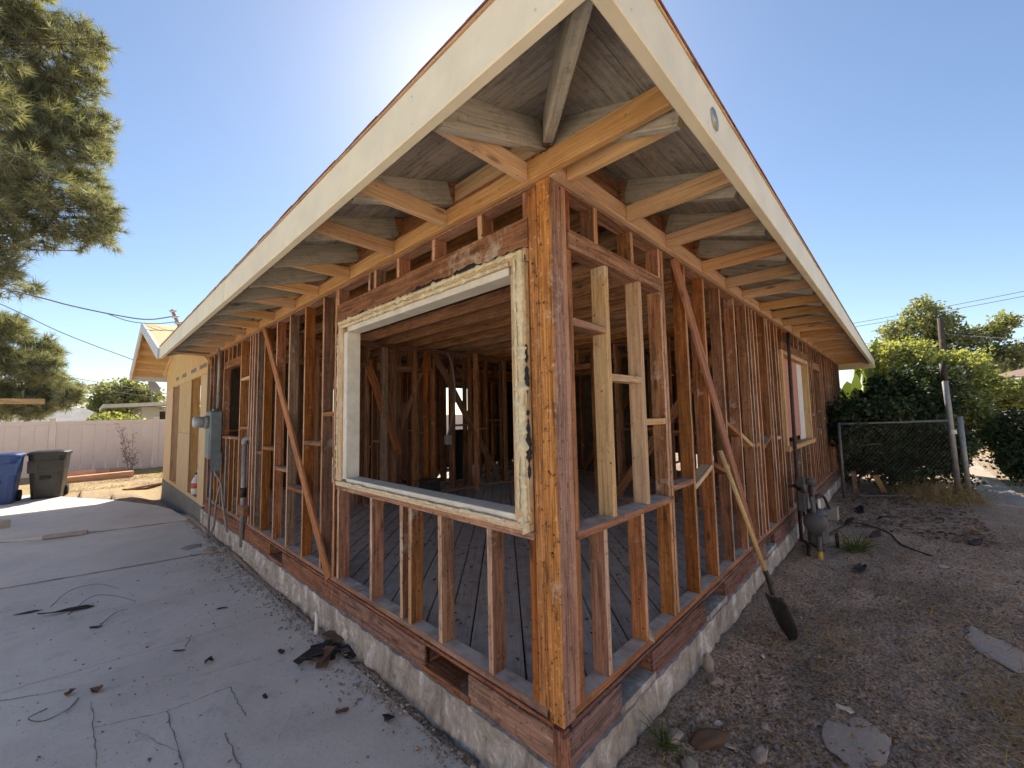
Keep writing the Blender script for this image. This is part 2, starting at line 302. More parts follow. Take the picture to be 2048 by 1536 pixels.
def beam(name, p0, p1, w, h, mat, parent=None, up=(0, 0, 1), bev=.0022, jit=0.0):
    """board from p0 to p1 (centre line); w = across, h = along `up`"""
    p0, p1 = Vector(p0), Vector(p1)
    if jit: p0 = p0+Vector([random.uniform(-jit, jit) for _ in range(3)]); p1 = p1+Vector([random.uniform(-jit, jit) for _ in range(3)])
    x = (p1-p0); L = x.length; x.normalize(); up = Vector(up); y = up.cross(x)
    if y.length < 1e-4: y = Vector((0, 1, 0)).cross(x)
    y.normalize(); z = x.cross(y); c = (p0+p1)/2
    o = link(name, boxmesh(L, w, h, mat, bev), None, parent)
    o.matrix_basis = Matrix(((x.x, y.x, z.x, c.x), (x.y, y.y, z.y, c.y), (x.z, y.z, z.z, c.z), (0, 0, 0, 1))); return o
def box(name, a, b, mat, parent=None, bev=.0022):
    """axis-aligned; the longest axis becomes the grain direction"""
    a, b = Vector(a), Vector(b); d = b-a; c = (a+b)/2; ax = max(range(3), key=lambda i: abs(d[i]))
    if ax == 0: return beam(name, (a.x, c.y, c.z), (b.x, c.y, c.z), abs(d.y), abs(d.z), mat, parent, (0, 0, 1), bev)
    if ax == 1: return beam(name, (c.x, a.y, c.z), (c.x, b.y, c.z), abs(d.x), abs(d.z), mat, parent, (0, 0, 1), bev)
    return beam(name, (c.x, c.y, a.z), (c.x, c.y, b.z), abs(d.y), abs(d.x), mat, parent, (1, 0, 0), bev)
def tube_data(pts, r, n=8, r1=None, cap=True):
    pts = [Vector(p) for p in pts]; V = []; F = []; t0 = None; nrm = None
    for i, p in enumerate(pts):
        t = (pts[min(i+1, len(pts)-1)]-pts[max(i-1, 0)]).normalized()
        if nrm is None:
            nrm = t.orthogonal().normalized()
        else:
            nrm = (nrm-t*nrm.dot(t)).normalized()
        b = t.cross(nrm); rr = r if r1 is None else r+(r1-r)*i/(len(pts)-1)
        for k in range(n):
            a = 2*math.pi*k/n; V.append(p+nrm*math.cos(a)*rr+b*math.sin(a)*rr)
        if i:
            for k in range(n): F.append(((i-1)*n+k, (i-1)*n+(k+1) % n, i*n+(k+1) % n, i*n+k))
    if cap: F.append(tuple(range(n))[::-1]); F.append(tuple((len(pts)-1)*n+k for k in range(n)))
    return V, F
def tube(name, pts, r, mat, parent=None, n=8, r1=None):
    V, F = tube_data(pts, r, n, r1); return link(name, pymesh(name, V, F, True), mat, parent)
def multi(name, datas, mat, parent=None, smooth=False):
    V = []; F = []
    for v, f in datas:
        o = len(V); V += list(v); F += [tuple(i+o for i in q) for q in f]
    return link(name, pymesh(name, V, F, smooth), mat, parent)
def smoothpts(ctrl, n=8):
    """Catmull-Rom through control points"""
    c = [Vector(p) for p in ctrl]; c = [c[0]*2-c[1]]+c+[c[-1]*2-c[-2]]; out = []
    for i in range(1, len(c)-2):
        for k in range(n):
            t = k/n; a, b, d, e = c[i-1], c[i], c[i+1], c[i+2]
            out.append(.5*((2*b)+(d-a)*t+(2*a-5*b+4*d-e)*t*t+(3*b-a-3*d+e)*t**3))
    out.append(c[-2]); return out
def lathe(name, prof, mat, parent=None, n=20, axis='z', loc=(0, 0, 0)):
    V = []; F = []
    for r, z in prof:
        for k in range(n):
            a = 2*math.pi*k/n; q = (r*math.cos(a), r*math.sin(a), z)
            if axis == 'x': q = (q[2], q[0], q[1])
            if axis == 'y': q = (q[0], q[2], q[1])
            V.append(Vector(q)+Vector(loc))
    for i in range(len(prof)-1):
        for k in range(n): F.append((i*n+k, i*n+(k+1) % n, (i+1)*n+(k+1) % n, (i+1)*n+k))
    F.append(tuple(range(n))[::-1]); F.append(tuple((len(prof)-1)*n+k for k in range(n)))
    return link(name, pymesh(name, V, F, True), mat, parent)
def prism(name, poly, thick, mat, parent=None, bev=0):
    """3D planar polygon extruded along its normal by thick"""
    P = [Vector(p) for p in poly]; nrm = Vector((0, 0, 0))
    for i in range(len(P)): nrm += (P[i]-P[0]).cross(P[(i+1) % len(P)]-P[0])
    nrm.normalize(); n = len(P); V = P+[p+nrm*thick for p in P]
    F = [tuple(range(n))[::-1], tuple(range(n, 2*n))]+[(i, (i+1) % n, n+(i+1) % n, n+i) for i in range(n)]
    return link(name, pymesh(name, V, F), mat, parent)
def fbm(x, y, z=0.0, o=4):
    return noise.fractal((x, y, z), .9, 2.1, o)

# ------------------------------------------------------------------ ground
def conc_z(x, y): return -.405-.0095*max(0, min(y, 8.4))
CONC = [(-14, -5), (-.55, -2.4), (-.09, -.1), (-.09, 8.35), (-.2, 9.6), (-.36, 10.4), (-.95, 12.0), (-1.5, 13.1), (-2.3, 14.8), (-14, 14.9)]
def in_conc(x, y, grow=0.0):
    if y > 14.85 or y < -5: return False
    e = -.09
    if y < -.1: e = -.09+(y+.1)*.2
    elif y > 8.35:
        pts = [(8.35, -.09), (9.6, -.2), (10.4, -.36), (12.0, -.95), (13.1, -1.5), (14.8, -2.3)]
        for (ya, xa), (yb, xb) in zip(pts[:-1], pts[1:]):
            if ya <= y <= yb: e = xa+(xb-xa)*(y-ya)/(yb-ya)
    return x < e+grow
def dirt_z(x, y):
    r = math.hypot(x+1.46, y+1.13); fade = max(0.0, 1-r/30)
    z = -.435+.035*fbm(x*1.1, y*1.1)*fade+.016*fbm(x*5, y*5, 3.0)*fade+.008*fbm(x*17, y*17, 5.0, 3)*fade
    if y < 0 and x > -.2: z += .055*math.exp(-((y+.12)/.16)**2)*(.5+.7*max(0, fbm(x*2.1, 4.2)))+.02
    if y > 8.5: # excavated strip beside the addition, grass rise to the fence
        z += -.27*math.exp(-((x+.05)/.42)**2)*max(0, min(1, (y-8.6)/2.0))*max(0, min(1, (14.2-y)/1.0))
        z += .16*max(0, min(1, (y-15.0)/3.0))
    return z
def ground_z(x, y): return conc_z(x, y) if in_conc(x, y) else dirt_z(x, y)
def axis_pts(lo, hi, fine_lo, fine_hi, df, grow=1.25):
    a = list(np.arange(fine_lo, fine_hi+1e-6, df)); s = df; v = fine_hi
    while v < hi: s *= grow; v += s; a.append(min(v, hi))
    s = df; v = fine_lo
    while v > lo: s *= grow; v -= s; a.insert(0, max(v, lo))
    return a
xs = axis_pts(-400, 400, -2.6, 5.5, .045, 1.12); ys = axis_pts(-400, 400, -2.6, .4, .045, 1.09)
V = []
for y in ys:
    for x in xs:
        z = dirt_z(x, y)
        if in_conc(x, y, -.03): z = -.66
        if 0 < x < 11.6 and .05 < y < 7.7: z = -.6
        V.append((x, y, z))
nx, ny = len(xs), len(ys)
idx = np.arange(nx*ny).reshape(ny, nx)
F = np.stack([idx[:-1, :-1], idx[:-1, 1:], idx[1:, 1:], idx[1:, :-1]], -1).reshape(-1, 4)
gm = npmesh('ground', np.array(V), F); gm.polygons.foreach_set('use_smooth', [True]*len(gm.polygons))
tag(link('ground', gm, M['dirt']), kind='structure')

# driveway: three slabs with open joints, broken edges on the house side
drive = tag(empty('driveway'), kind='structure')
def slab(poly, lift=0.0, sub=.12):
    """polygon slab with slightly wavy outline, 0.12 thick"""
    out = []
    for i in range(len(poly)):
        a, b = Vector(poly[i]).to_2d(), Vector(poly[(i+1) % len(poly)]).to_2d(); n = max(1, min(70, int((b-a).length/sub)))
        for k in range(n):
            p = a.lerp(b, k/n); out.append(p)
    bm = bmesh.new(); vs_ = []
    for p in out:
        j = .012 if p.x > -13 else 0
        vs_.append(bm.verts.new((p.x+j*fbm(p.x*6, p.y*6, 1), p.y+j*fbm(p.x*6, p.y*6, 9), conc_z(p.x, p.y)+lift)))
    f = bm.faces.new(vs_); r = bmesh.ops.extrude_face_region(bm, geom=[f])
    for v in [g for g in r['geom'] if isinstance(g, bmesh.types.BMVert)]: v.co.z -= .14
    bmesh.ops.recalc_face_normals(bm, faces=bm.faces[:]); bmesh.ops.triangulate(bm, faces=[q for q in bm.faces if len(q.verts) > 4])
    me = bpy.data.meshes.new('slab'); bm.to_mesh(me); bm.free(); return link('concrete_slab', me, M['conc'], drive)
slab([(-14, -5), (-.62, -2.4), (-.1, -.1), (-.1, 5.62), (-1.32, 5.83), (-2.02, 5.985), (-14, 6.4)])
slab([(-14, 6.425), (-2.02, 6.012), (-1.32, 5.857), (-.1, 5.647), (-.1, 8.28), (-1.19, 8.50), (-1.83, 8.62), (-2.29, 8.87), (-14, 9.6)], .006)
slab([(-14, 9.625), (-2.29, 8.895), (-1.83, 8.645), (-1.19, 8.52), (-.12, 8.34), (-.2, 9.6), (-.36, 10.4), (-.95, 12.0), (-1.5, 13.1), (-2.3, 14.8), (-14, 14.9)], .03)
def strip(name, pts, w, mat, parent, lift=.0025):
    V = []; F = []
    for i, (x, y) in enumerate(pts):
        x2, y2 = pts[min(i+1, len(pts)-1)]; x1, y1 = pts[max(i-1, 0)]; d = Vector((x2-x1, y2-y1)).normalized(); n = Vector((-d.y, d.x))*w*.36*random.uniform(.3, 1.3)
        for s in (1, -1): V.append((x+n.x*s, y+n.y*s, conc_z(x, y)+lift))
        if i: F.append((2*i-2, 2*i, 2*i+1, 2*i-1))
    return link(name, pymesh(name, V, F), mat, parent)
def wob(a, b, n=14, j=.006):
    return [(a[0]+(b[0]-a[0])*i/n+random.uniform(-j, j)*(0 < i < n), a[1]+(b[1]-a[1])*i/n+random.uniform(-j, j)*(0 < i < n)) for i in range(n+1)]
M['crack'] = plain('crack_shadow_dirt', (.24, .215, .185), 1, var=.3, bmp=0)
for a, b, w in [((-2.6, 3.3), (-.3, 3.05), .006), ((-1.053, 2.155), (-1.05, 1.3), .012), ((-.743, 2.137), (-.745, 1.747), .014), ((-.857, 1.684), (-.858, 1.2), .009), ((-1.053, 2.155), (-.743, 2.137), .006), ((-1.362, 2.614), (-1.351, 1.9), .009), ((-1.362, 2.3), (-1.053, 2.155), .005), ((-2.6, 4.75), (-.62, 4.2), .005), ((-1.76, 3.09), (-1.43, 2.9), .008), ((-.9, 2.45), (-.5, 2.35), .004), ((-1.2, 2.1), (-1.05, 1.7), .004)]:
    strip('crack', wob(a, b), w, M['crack'], drive)
M['joint'] = plain('joint_dirt', (.13, .11, .09), 1, var=.4, bmp=0)
strip('joint_dirt', wob((-2.8, 6.15), (-1.32, 5.85), 10, .004)+wob((-1.31, 5.848), (-.2, 5.655), 10, .004), .035, M['joint'], drive, .009)
strip('joint_dirt', wob((-2.6, 9.06), (-2.29, 8.88), 4, .01)+wob((-2.28, 8.87), (-1.19, 8.5), 14, .014)+wob((-1.18, 8.495), (-.15, 8.3), 10, .014), .06, M['joint'], drive, .009)
M['chalk'] = plain('white_chalk', (.75, .75, .75), .9, var=.1, bmp=0)
tag(strip('string_line', [(-1.484+(1.198)*t, 3.001+.868*t) for t in [i/26 for i in range(27)]], .01, M['chalk'], None, .004), 'thin white string line stretched across the grey concrete driveway', 'string')

# ------------------------------------------------------------------ the house
house = tag(empty('wooden_house'), 'stripped single storey house with bare wooden framing and low hip roof', 'house')
H = house
def S(): # stud stock
    return random.choices([M['stud'], M['stud2'], M['studgrey']], [.66, .22, .12])[0]
T = .038; DW = .089; ZT = 2.40
LX, LY = 11.9, 7.55
# foundation: rough stem walls, displaced
def stem(name, a, b, z0, z1, out, mat, amp=.022, t=.16, parent=H):
    """wall along a->b (2D); out = outward normal; displaced rough face"""
    a, b, out = Vector(a), Vector(b), Vector(out); L = (b-a).length; n = int(L/.028); m = 16; d = (b-a)/n; V = []; F = []
    for i in range(n+1):
        p = a+d*i
        for j in range(m+1):
            z = z0+(z1-z0)*j/m; e_ = fbm((p.x+p.y)*6, z*8, 12, 5); q = fbm(p.x*1.5+p.y*1.5, z*2, 2)*amp*.6+fbm((p.x+p.y)*24, z*16, 7, 4)*amp*.4-amp*.7*max(0, min(1, (e_-.12)*9))+(1-j/m)**3*.05*(1+.6*fbm((p.x+p.y)*5, 3.3))
            if j == m: q *= .5
            V.append((p.x+out.x*q, p.y+out.y*q, z+(fbm((p.x+p.y)*9, 8.8)*.012 if j == m else 0)))
        V.append((p.x-out.x*t, p.y-out.y*t, z1))
    k = m+2
    for i in range(n):
        for j in range(m+1): F.append((i*k+j, (i+1)*k+j, (i+1)*k+j+1, i*k+j+1))
    F.append(tuple(range(k))[::-1]); F.append(tuple(n*k+j for j in range(k)))
    return link(name, pymesh(name, V, F, False), mat, parent)
stem('foundation_wall', (-.035, 7.7), (-.035, -.035), -.75, -.205, (-1, 0), M['found'], .02)
stem('foundation_wall', (-.035, -.035), (LX, -.035), -.75, -.205, (0, -1), M['found'], .02)
# rim boards with vent openings: left wall, right wall
def rim_run(axis, segs, vents, mats):
    for (a, b), mt in zip(segs, mats):
        if axis == 'y': box('rim_board', (-.012, a, -.207), (.03, b, -.062), mt, H); 
        else: box('rim_board', (a, -.012, -.207), (b, .03, -.062), mt, H)
    for a, b in vents:
        if axis == 'y':
            box('vent_ledge', (-.02, a-.02, -.213), (.14, b+.02, -.17), M['rim'], H); box('vent_side', (0, a-.03, -.17), (.2, a, -.062), M['rim'], H); box('vent_side', (0, b, -.17), (.2, b+.03, -.062), M['rim'], H)
        else:
            box('vent_ledge', (a-.02, -.02, -.213), (b+.02, .14, -.17), M['found'], H); box('vent_side', (a-.03, 0, -.17), (a, .2, -.062), M['rim'], H); box('vent_side', (b, 0, -.17), (b+.03, .2, -.062), M['rim'], H)
rim_run('y', [(.05, .615), (1.016, 2.2), (2.204, 3.56), (3.97, 5.1), (5.104, 7.5)], [(.615, 1.016), (3.56, 3.97)], [M['rim']]*5)
rim_run('x', [(-.012, .463), (.818, 1.685), (2.106, 3.45), (3.85, 5.2), (5.204, 7.5), (7.504, LX)], [(.463, .818), (1.685, 2.106), (3.45, 3.85)], [M['rimred']]*6)
box('rim_board', (-.018, -.006, -.207), (.03, .046, -.045), M['rim'], H)
# subfloor edge strip + sole plates
box('subfloor_edge', (-.006, .05, -.06), (.05, 7.5, -.0405), M['rim'], H); box('subfloor_edge', (.052, -.006, -.06), (LX, .05, -.0405), M['rimred'], H)
for a, b in ((.09, 1.9), (1.904, 4.6), (4.604, 7.5)): box('sole_plate', (.002, a, -.038), (DW, b, 0), M['plate'], H)
for a, b in ((.092, 2.3), (2.304, 5.4), (5.404, 8.6), (8.604, LX)): box('sole_plate', (a, .002, -.038), (b, DW, 0), M['plate'], H)
# diagonal subfloor boards (45 deg), each clipped to the plan
sq = math.sqrt(.5); bw = .155; c0 = .2*sq
def clip_board(k):
    v0 = c0+k*bw+.004; v1 = v0+bw-.0085; mid = (v0+v1)/2; off = mid/sq     # y - x = off
    # range along x for centre line inside [.09,LX-.1]x[.09,LY]
    x0 = max(.055, .055-off); x1 = min(8.0, LY-off)
    return off, x0, x1
k = -36
while k < 34:
    off, x0, x1 = clip_board(k)
    if x1-x0 > .15:
        cuts = [x0]; xx = x0+random.uniform(1.2, 3.2)
        while xx < x1-.6: cuts.append(xx); xx += random.uniform(2.2, 3.6)
        cuts.append(x1)
        for a, b in zip(cuts[:-1], cuts[1:]):
            beam('floor_board', (a+.002, a+off+.002, -.049), (b-.002, b+off-.002, -.049), bw-.0085, .019, M['floor'], H, jit=.0012)
    k += 1
box('crawlspace_soil', (.06, .06, -.62), (11.7, 7.4, -.58), M['dustfloor'], H, 0)
for i in range(9): box('floor_joist', (.1, .4+i*.85, -.2), (8.2, .44+i*.85, -.062), M['rim'], H)

_ec = {}
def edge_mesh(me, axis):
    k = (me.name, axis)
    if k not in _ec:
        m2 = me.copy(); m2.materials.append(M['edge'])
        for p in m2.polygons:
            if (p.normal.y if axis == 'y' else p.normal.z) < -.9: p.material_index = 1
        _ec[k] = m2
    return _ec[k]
def vstud(axis, far, z0, z1, mat=None, t=T, inner=0.0, name='stud', dep=DW):
    """stud whose far edge (from the corner) is at `far` on the left (y) or right (x) wall"""
    mat = mat or S(); j = random.uniform(-.003, .003); q = random.uniform(0, .004)
    if axis == 'y': o = beam(name, (inner+q+dep/2, far-t/2+j, z0), (inner+q+dep/2, far-t/2-j, z1), dep, t, mat, H, (0, 1, 0))
    else: o = beam(name, (far-t/2+j, inner+q+dep/2, z0), (far-t/2-j, inner+q+dep/2, z1), t, dep, mat, H, (0, 1, 0))
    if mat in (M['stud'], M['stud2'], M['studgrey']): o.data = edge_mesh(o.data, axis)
    return o
# corner post built up from a post and flanking studs
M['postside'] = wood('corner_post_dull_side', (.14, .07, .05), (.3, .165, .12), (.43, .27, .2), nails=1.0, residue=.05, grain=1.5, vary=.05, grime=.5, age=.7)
cp_ = box('corner_post', (-.004, -.004, -.04), (.088, .076, ZT+.01), M['post'], H, .004)
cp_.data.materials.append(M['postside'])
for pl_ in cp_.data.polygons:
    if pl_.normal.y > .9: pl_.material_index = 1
box('corner_stud', (.002, .08, -.0), (.09, .136, ZT), M['post'], H)
box('trimmer_stud', (.006, .1405, 0), (.095, .178, ZT-.3), M['stud'], H); box('trimmer_stud', (.006, .1405, 2.26), (.095, .176, ZT), M['stud'], H)
box('corner_stud', (.0915, .0, 0), (.128, .088, ZT), M['rednew'], H); box('trimmer_stud', (.1325, .003, 0), (.168, .092, 2.1), M['stud2'], H)
box('trimmer_stud', (.1325, .003, 2.205), (.166, .092, ZT), M['stud'], H)
box('corner_block', (-.02, -.024, -.2), (.012, .004, -.06), M['rim'], H)
# ---- left wall
box('header_beam', (-.004, .138, 2.11), (.089, 2.325, 2.262), M['stud2'], H)
box('window_sill_plate', (-.006, .138, .715), (.1, 2.292, .753), M['stud'], H)
for f in (1.724, 1.318, 1.212, .892, .471): vstud('y', f, 0, .715)
for f in (.51, .945, 1.365, 1.775, 1.685): vstud('y', f, 2.262, ZT)
vstud('y', 2.29, 0, 2.11, M['stud']); vstud('y', 2.372, 0, ZT, M['stud']); vstud('y', 2.331, 2.262, ZT)
for f, mt in ((2.645, 'studgrey'), (3.09, 'stud'), (3.535, 'studgrey'), (3.955, 'stud'), (4.41, 'stud'), (4.69, 'studgrey'), (4.83, 'stud'), (4.95, 'stud'), (5.055, 'stud'), (5.49, 'stud'), (6.52, 'stud'), (6.72, 'stud2'), (6.98, 'stud'), (7.25, 'studgrey'), (7.5, 'stud')):
    vstud('y', f, 0, ZT, M[mt])
box('window_header', (-.002, 5.494, 2.09), (.087, 6.48, 2.2), M['stud2'], H); box('window_sill_plate', (-.004, 5.494, 1.03), (.09, 6.48, 1.066), M['stud2'], H)
for f in (5.75, 6.0, 6.25): vstud('y', f, 0, 1.03); vstud('y', f, 2.2, ZT)
def blk(axis, a, b, z, t=T, mat=None, dz=0.0):
    mat = mat or random.choice([M['infill'], M['stud2'], M['stud']])
    if axis == 'y': return beam('fire_block', (.045, a, z+dz), (.045, b, z), .086, t, mat, H, (0, 0, 1))
    return beam('fire_block', (a, .045, z), (b, .045, z+dz), .086, t, mat, H, (0, 0, 1))
for a, b, z in ((2.372, 2.607, 1.335), (2.645, 3.052, 1.07), (3.09, 3.497, .6), (3.535, 3.917, .765), (3.955, 4.372, .965), (4.41, 4.652, .9), (5.055, 5.452, 1.86), (5.055, 5.452, 1.19), (6.72, 6.942, .9)): blk('y', a, b, z)
beam('diagonal_brace', (-.006, 4.40, 2.405), (-.006, 2.41, -.03), .022, .095, M['rednew'], H, (0, 1, .8), .002)
# ---- right wall
box('header_beam', (.14, -.006, 2.105), (1.218, .087, 2.2), M['stud2'], H)
box('window_sill_plate', (.132, -.012, .712), (1.216, .105, .748), M['plate'], H)
for f in (.41, .82): vstud('x', f, 0, .712, M['stud'])
for f in (.42, .83, 1.21): vstud('x', f, 2.2, ZT)
vstud('x', .515, .748, 2.105, M['infill'], .04); vstud('x', .905, .748, 2.105, M['infill'], .04)
vstud('x', 1.215, .748, 2.105, M['stud2']); vstud('x', 1.214, 0, .712, M['stud2']); vstud('x', 1.257, 0, ZT, M['stud'])
for f in (1.65, 2.062, 2.474, 2.905, 3.32): vstud('x', f, 0, ZT, M['stud'] if f != 2.905 else M['stud2'])
for f in (3.45, 3.58, 3.72, 4.12, 4.26, 4.4, 4.62, 4.78): vstud('x', f, 0, ZT)
for f in (5.1, 5.5, 5.9, 6.3, 6.7): vstud('x', f, 0, .74); vstud('x', f, 2.2, ZT)
for f in (7.03, 7.2, 7.42, 7.6, 8.4, 8.55, 8.8, 9.2, 9.6, 9.75, 10.1, 10.5, 10.9, 11.3, 11.6, 11.88): vstud('x', f, 0, ZT)
for f in (7.8, 8.1): vstud('x', f, 2.15, ZT); vstud('x', f, 0, .9)
box('window_header', (7.6, 0, 2.02), (8.36, .085, 2.15), M['stud'], H); box('window_sill_plate', (7.6, 0, .9), (8.36, .085, .94), M['stud'], H)
for a, b, z, dz in ((.168, .477, 1.744, 0), (.515, .867, 1.49, 0), (.905, 1.179, 1.235, 0), (1.257, 1.612, .79, 0), (1.65, 2.024, .74, .11), (2.062, 2.436, .87, -.11), (2.474, 2.868, 1.19, -.13), (2.905, 3.283, 1.06, -.13), (3.32, 3.414, .93, 0), (3.45, 3.545, .93, 0), (3.72, 4.085, .88, .1), (4.4, 4.585, .95, 0), (7.2, 7.4, 1.2, 0), (8.55, 8.77, 1.1, 0), (9.2, 9.56, 1.15, 0)):
    blk('x', a, b, z, T, None, dz)
beam('diagonal_brace', (1.43, -.006, 2.405), (3.1, -.006, -.03), .022, .1, M['rednew'], H, (1, 0, .8), .002)
# top plates
for z in (2.401, 2.4395):
    box('top_plate', (.0, .0, z), (DW, LY, z+.038), M['stud'], H); box('top_plate', (DW+.002, .0, z), (LX, DW, z+.038), M['stud'], H)

# ---- left picture window: weathered frame with putty, white inner frame
win = link('picture_window_frame', boxmesh(2.118, .1, .065, M['casing']), None, H)
win['label'] = 'weathered cream window frame with peeling putty'
def wbox(name, a, b, mat): return box(name, a, b, mat, win, .003)
c = Vector((.03, 1.199, 2.0725)); win.matrix_basis = Matrix(((0, -1, 0, c.x), (1, 0, 0, c.y), (0, 0, 1, c.z), (0, 0, 0, 1)))
inv = win.matrix_basis.inverted()
def wchild(name, a, b, mat, bev=.003):
    o = box(name, a, b, mat, win, bev); o.matrix_basis = inv @ o.matrix_basis; return o
wchild('jamb', (-.022, 2.166, .79), (.082, 2.255, 2.038), M['casing']); wchild('jamb', (-.022, .146, .79), (.082, .236, 2.038), M['casing'])
wchild('sill', (-.03, .146, .754), (.09, 2.255, .789), M['casing'])
wchild('stop', (-.012, 2.10, .81), (.1, 2.165, 2.0), M['casingw']); wchild('stop', (-.002, .2365, .81), (.1, .262, 2.0), M['casing'])
wchild('stop', (-.012, .263, 1.998), (.1, 2.0985, 2.039), M['casingw']); wchild('stop', (-.012, .237, .7895), (.105, 2.0985, .82), M['casingw'])
# lumpy putty beads and torn felt along the frame
def bead(pts, r, mat, nm, squash=1.0):
    P = smoothpts(pts, 40); V = []; Fq = []; n = 7
    for i, p in enumerate(P):
        t = (P[min(i+1, len(P)-1)]-P[max(i-1, 0)]).normalized(); nn = Vector((1, 0, 0)); b = t.cross(nn).normalized()
        rr = r*(.35+.9*abs(fbm(p.y*11, p.z*11, 3))+.9*max(0, fbm(p.y*30, p.z*30, 8))) if nm != 'felt_strip' else r*max(.03, 1.5*fbm(p.y*5+9, p.z*5, 1)+.5*fbm(p.y*31, p.z*31, 8))
        for q in range(n):
            a = 2*math.pi*q/n; V.append(p+nn*math.cos(a)*rr*.7+b*math.sin(a)*rr*1.5*squash)
        if i:
            for q in range(n): Fq.append(((i-1)*n+q, (i-1)*n+(q+1) % n, i*n+(q+1) % n, i*n+q))
    o = link(nm, pymesh(nm, V, Fq, True), mat, win); o.matrix_basis = inv.copy(); return o
bead([(-.023, 2.25, 2.09), (-.023, 1.7, 2.09), (-.023, 1.1, 2.088), (-.023, .6, 2.09), (-.023, .16, 2.088)], .014, M['putty'], 'putty_bead')
bead([(-.023, 2.2, 2.05), (-.023, 1.5, 2.052), (-.023, .8, 2.05), (-.023, .25, 2.052)], .012, M['putty'], 'putty_bead')
bead([(-.008, 2.3, 2.117), (-.008, 1.6, 2.112), (-.008, .9, 2.116), (-.008, .16, 2.11)], .016, M['tar'], 'felt_strip')
bead([(-.024, .176, 2.09), (-.024, .178, 1.6), (-.024, .18, 1.2), (-.024, .176, .8)], .02, M['putty'], 'putty_bead', 1.2)
bead([(-.02, .142, 2.08), (-.02, .15, 1.75), (-.02, .146, 1.4), (-.02, .145, 1.0), (-.02, .15, .84)], .016, M['tar'], 'felt_strip')
bead([(-.026, .21, 2.06), (-.026, .208, 1.5), (-.026, .212, .85)], .01, M['putty'], 'putty_bead')
bead([(-.024, 2.25, 2.0), (-.024, 2.246, 1.4), (-.024, 2.25, .8)], .012, M['putty'], 'putty_bead')
bead([(-.031, 2.2, .785), (-.031, 1.2, .782), (-.031, .3, .785)], .009, M['putty'], 'putty_bead')
bead([(-.028, .2, .81), (-.028, .175, .78), (-.028, .16, .75)], .03, M['putty'], 'putty_bead')
# boarded window on the right wall
w2 = empty('boarded_window'); w2.parent = H; w2['label'] = 'window opening closed with a pink board in a pale wood frame'
for nm, a, b, mt in (('jamb', (4.83, -.025, .82), (4.93, .1, 2.09), 'infill'), ('jamb', (6.79, -.025, .82), (6.87, .1, 2.09), 'infill'), ('head_casing', (4.8, -.03, 2.091), (6.9, .1, 2.2), 'stud'), ('head_casing', (4.931, -.027, 2.03), (6.789, .1, 2.0895), 'infill'), ('sill', (4.8, -.05, .755), (6.92, .12, .818), 'infill'), ('board', (4.935, .05, .9), (6.3, .065, 2.028), 'redosb'), ('board', (6.35, .06, .82), (6.788, .075, 2.028), 'stucco')):
    box(nm, a, b, M[mt], w2)
# ---- inside: ceiling joists, partitions
for i in range(20):
    x = .3+i*.406
    box('ceiling_joist', (x, .0, 2.479), (x+.038, LY-.05, 2.62), M['joist'], H)
for i in range(8): box('ceiling_joist', (8.2+i*.45, .0, 2.479), (8.24+i*.45, LY-.05, 2.62), M['joist'], H)
def pwall(axis, c, a, b, openings=(), sp=.406, seed=1, zt=2.4, brace=None, header_z=2.05):
    """interior stud partition; axis 'x' runs along x at y=c; openings (lo,hi) get a header"""
    rs = random.Random(seed)
    def B(name, u0, u1, z0, z1, m, th=.085):
        if axis == 'x': return box(name, (u0, c, z0), (u1, c+th, z1), m, H)
        return box(name, (c, u0, z0), (c+th, u1, z1), m, H)
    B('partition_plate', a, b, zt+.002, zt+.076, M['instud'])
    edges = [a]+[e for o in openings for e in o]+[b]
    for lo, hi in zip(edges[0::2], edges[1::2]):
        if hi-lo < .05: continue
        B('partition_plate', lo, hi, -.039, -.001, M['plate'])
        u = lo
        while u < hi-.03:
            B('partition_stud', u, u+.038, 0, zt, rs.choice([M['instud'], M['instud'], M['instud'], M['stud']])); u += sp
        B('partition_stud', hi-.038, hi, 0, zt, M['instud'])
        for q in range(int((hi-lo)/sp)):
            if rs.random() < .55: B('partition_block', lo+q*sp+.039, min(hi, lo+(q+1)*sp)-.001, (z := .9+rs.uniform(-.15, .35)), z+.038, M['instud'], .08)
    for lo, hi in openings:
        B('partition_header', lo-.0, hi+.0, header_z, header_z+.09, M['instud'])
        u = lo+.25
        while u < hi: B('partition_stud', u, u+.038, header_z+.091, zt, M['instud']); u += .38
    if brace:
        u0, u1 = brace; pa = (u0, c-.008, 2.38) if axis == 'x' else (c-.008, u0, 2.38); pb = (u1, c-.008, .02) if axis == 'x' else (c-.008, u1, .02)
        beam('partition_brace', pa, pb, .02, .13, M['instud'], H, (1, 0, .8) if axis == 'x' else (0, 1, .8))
pwall('x', 4.78, .1, 6.4, ((.3, 1.5), (2.0, 2.72), (4.55, 5.3)), .42, 3, brace=(2.75, 4.3))
pwall('y', 2.76, 4.9, 7.4, (), .38, 5, brace=(5.0, 6.6))
pwall('y', 4.35, .1, 4.7, ((2.6, 3.5),), .406, 8, brace=(.4, 2.2))
pwall('y', 1.42, 4.9, 7.4, ((5.6, 6.5),), .45, 11)
pwall('y', 6.4, .1, 4.7, ((1.2, 2.2),), .5, 12, brace=(2.4, 4.2))
pwall('x', 2.4, 4.4, 6.4, (), .6, 14)
pwall('x', LY-.09, .1, LX, ((1.6, 2.6), (4.9, 5.9)), .45, 17, header_z=2.12)
pwall('y', LX-.09, .1, LY-.2, ((1.0, 2.5), (4.0, 6.0)), .55, 19, header_z=2.12)
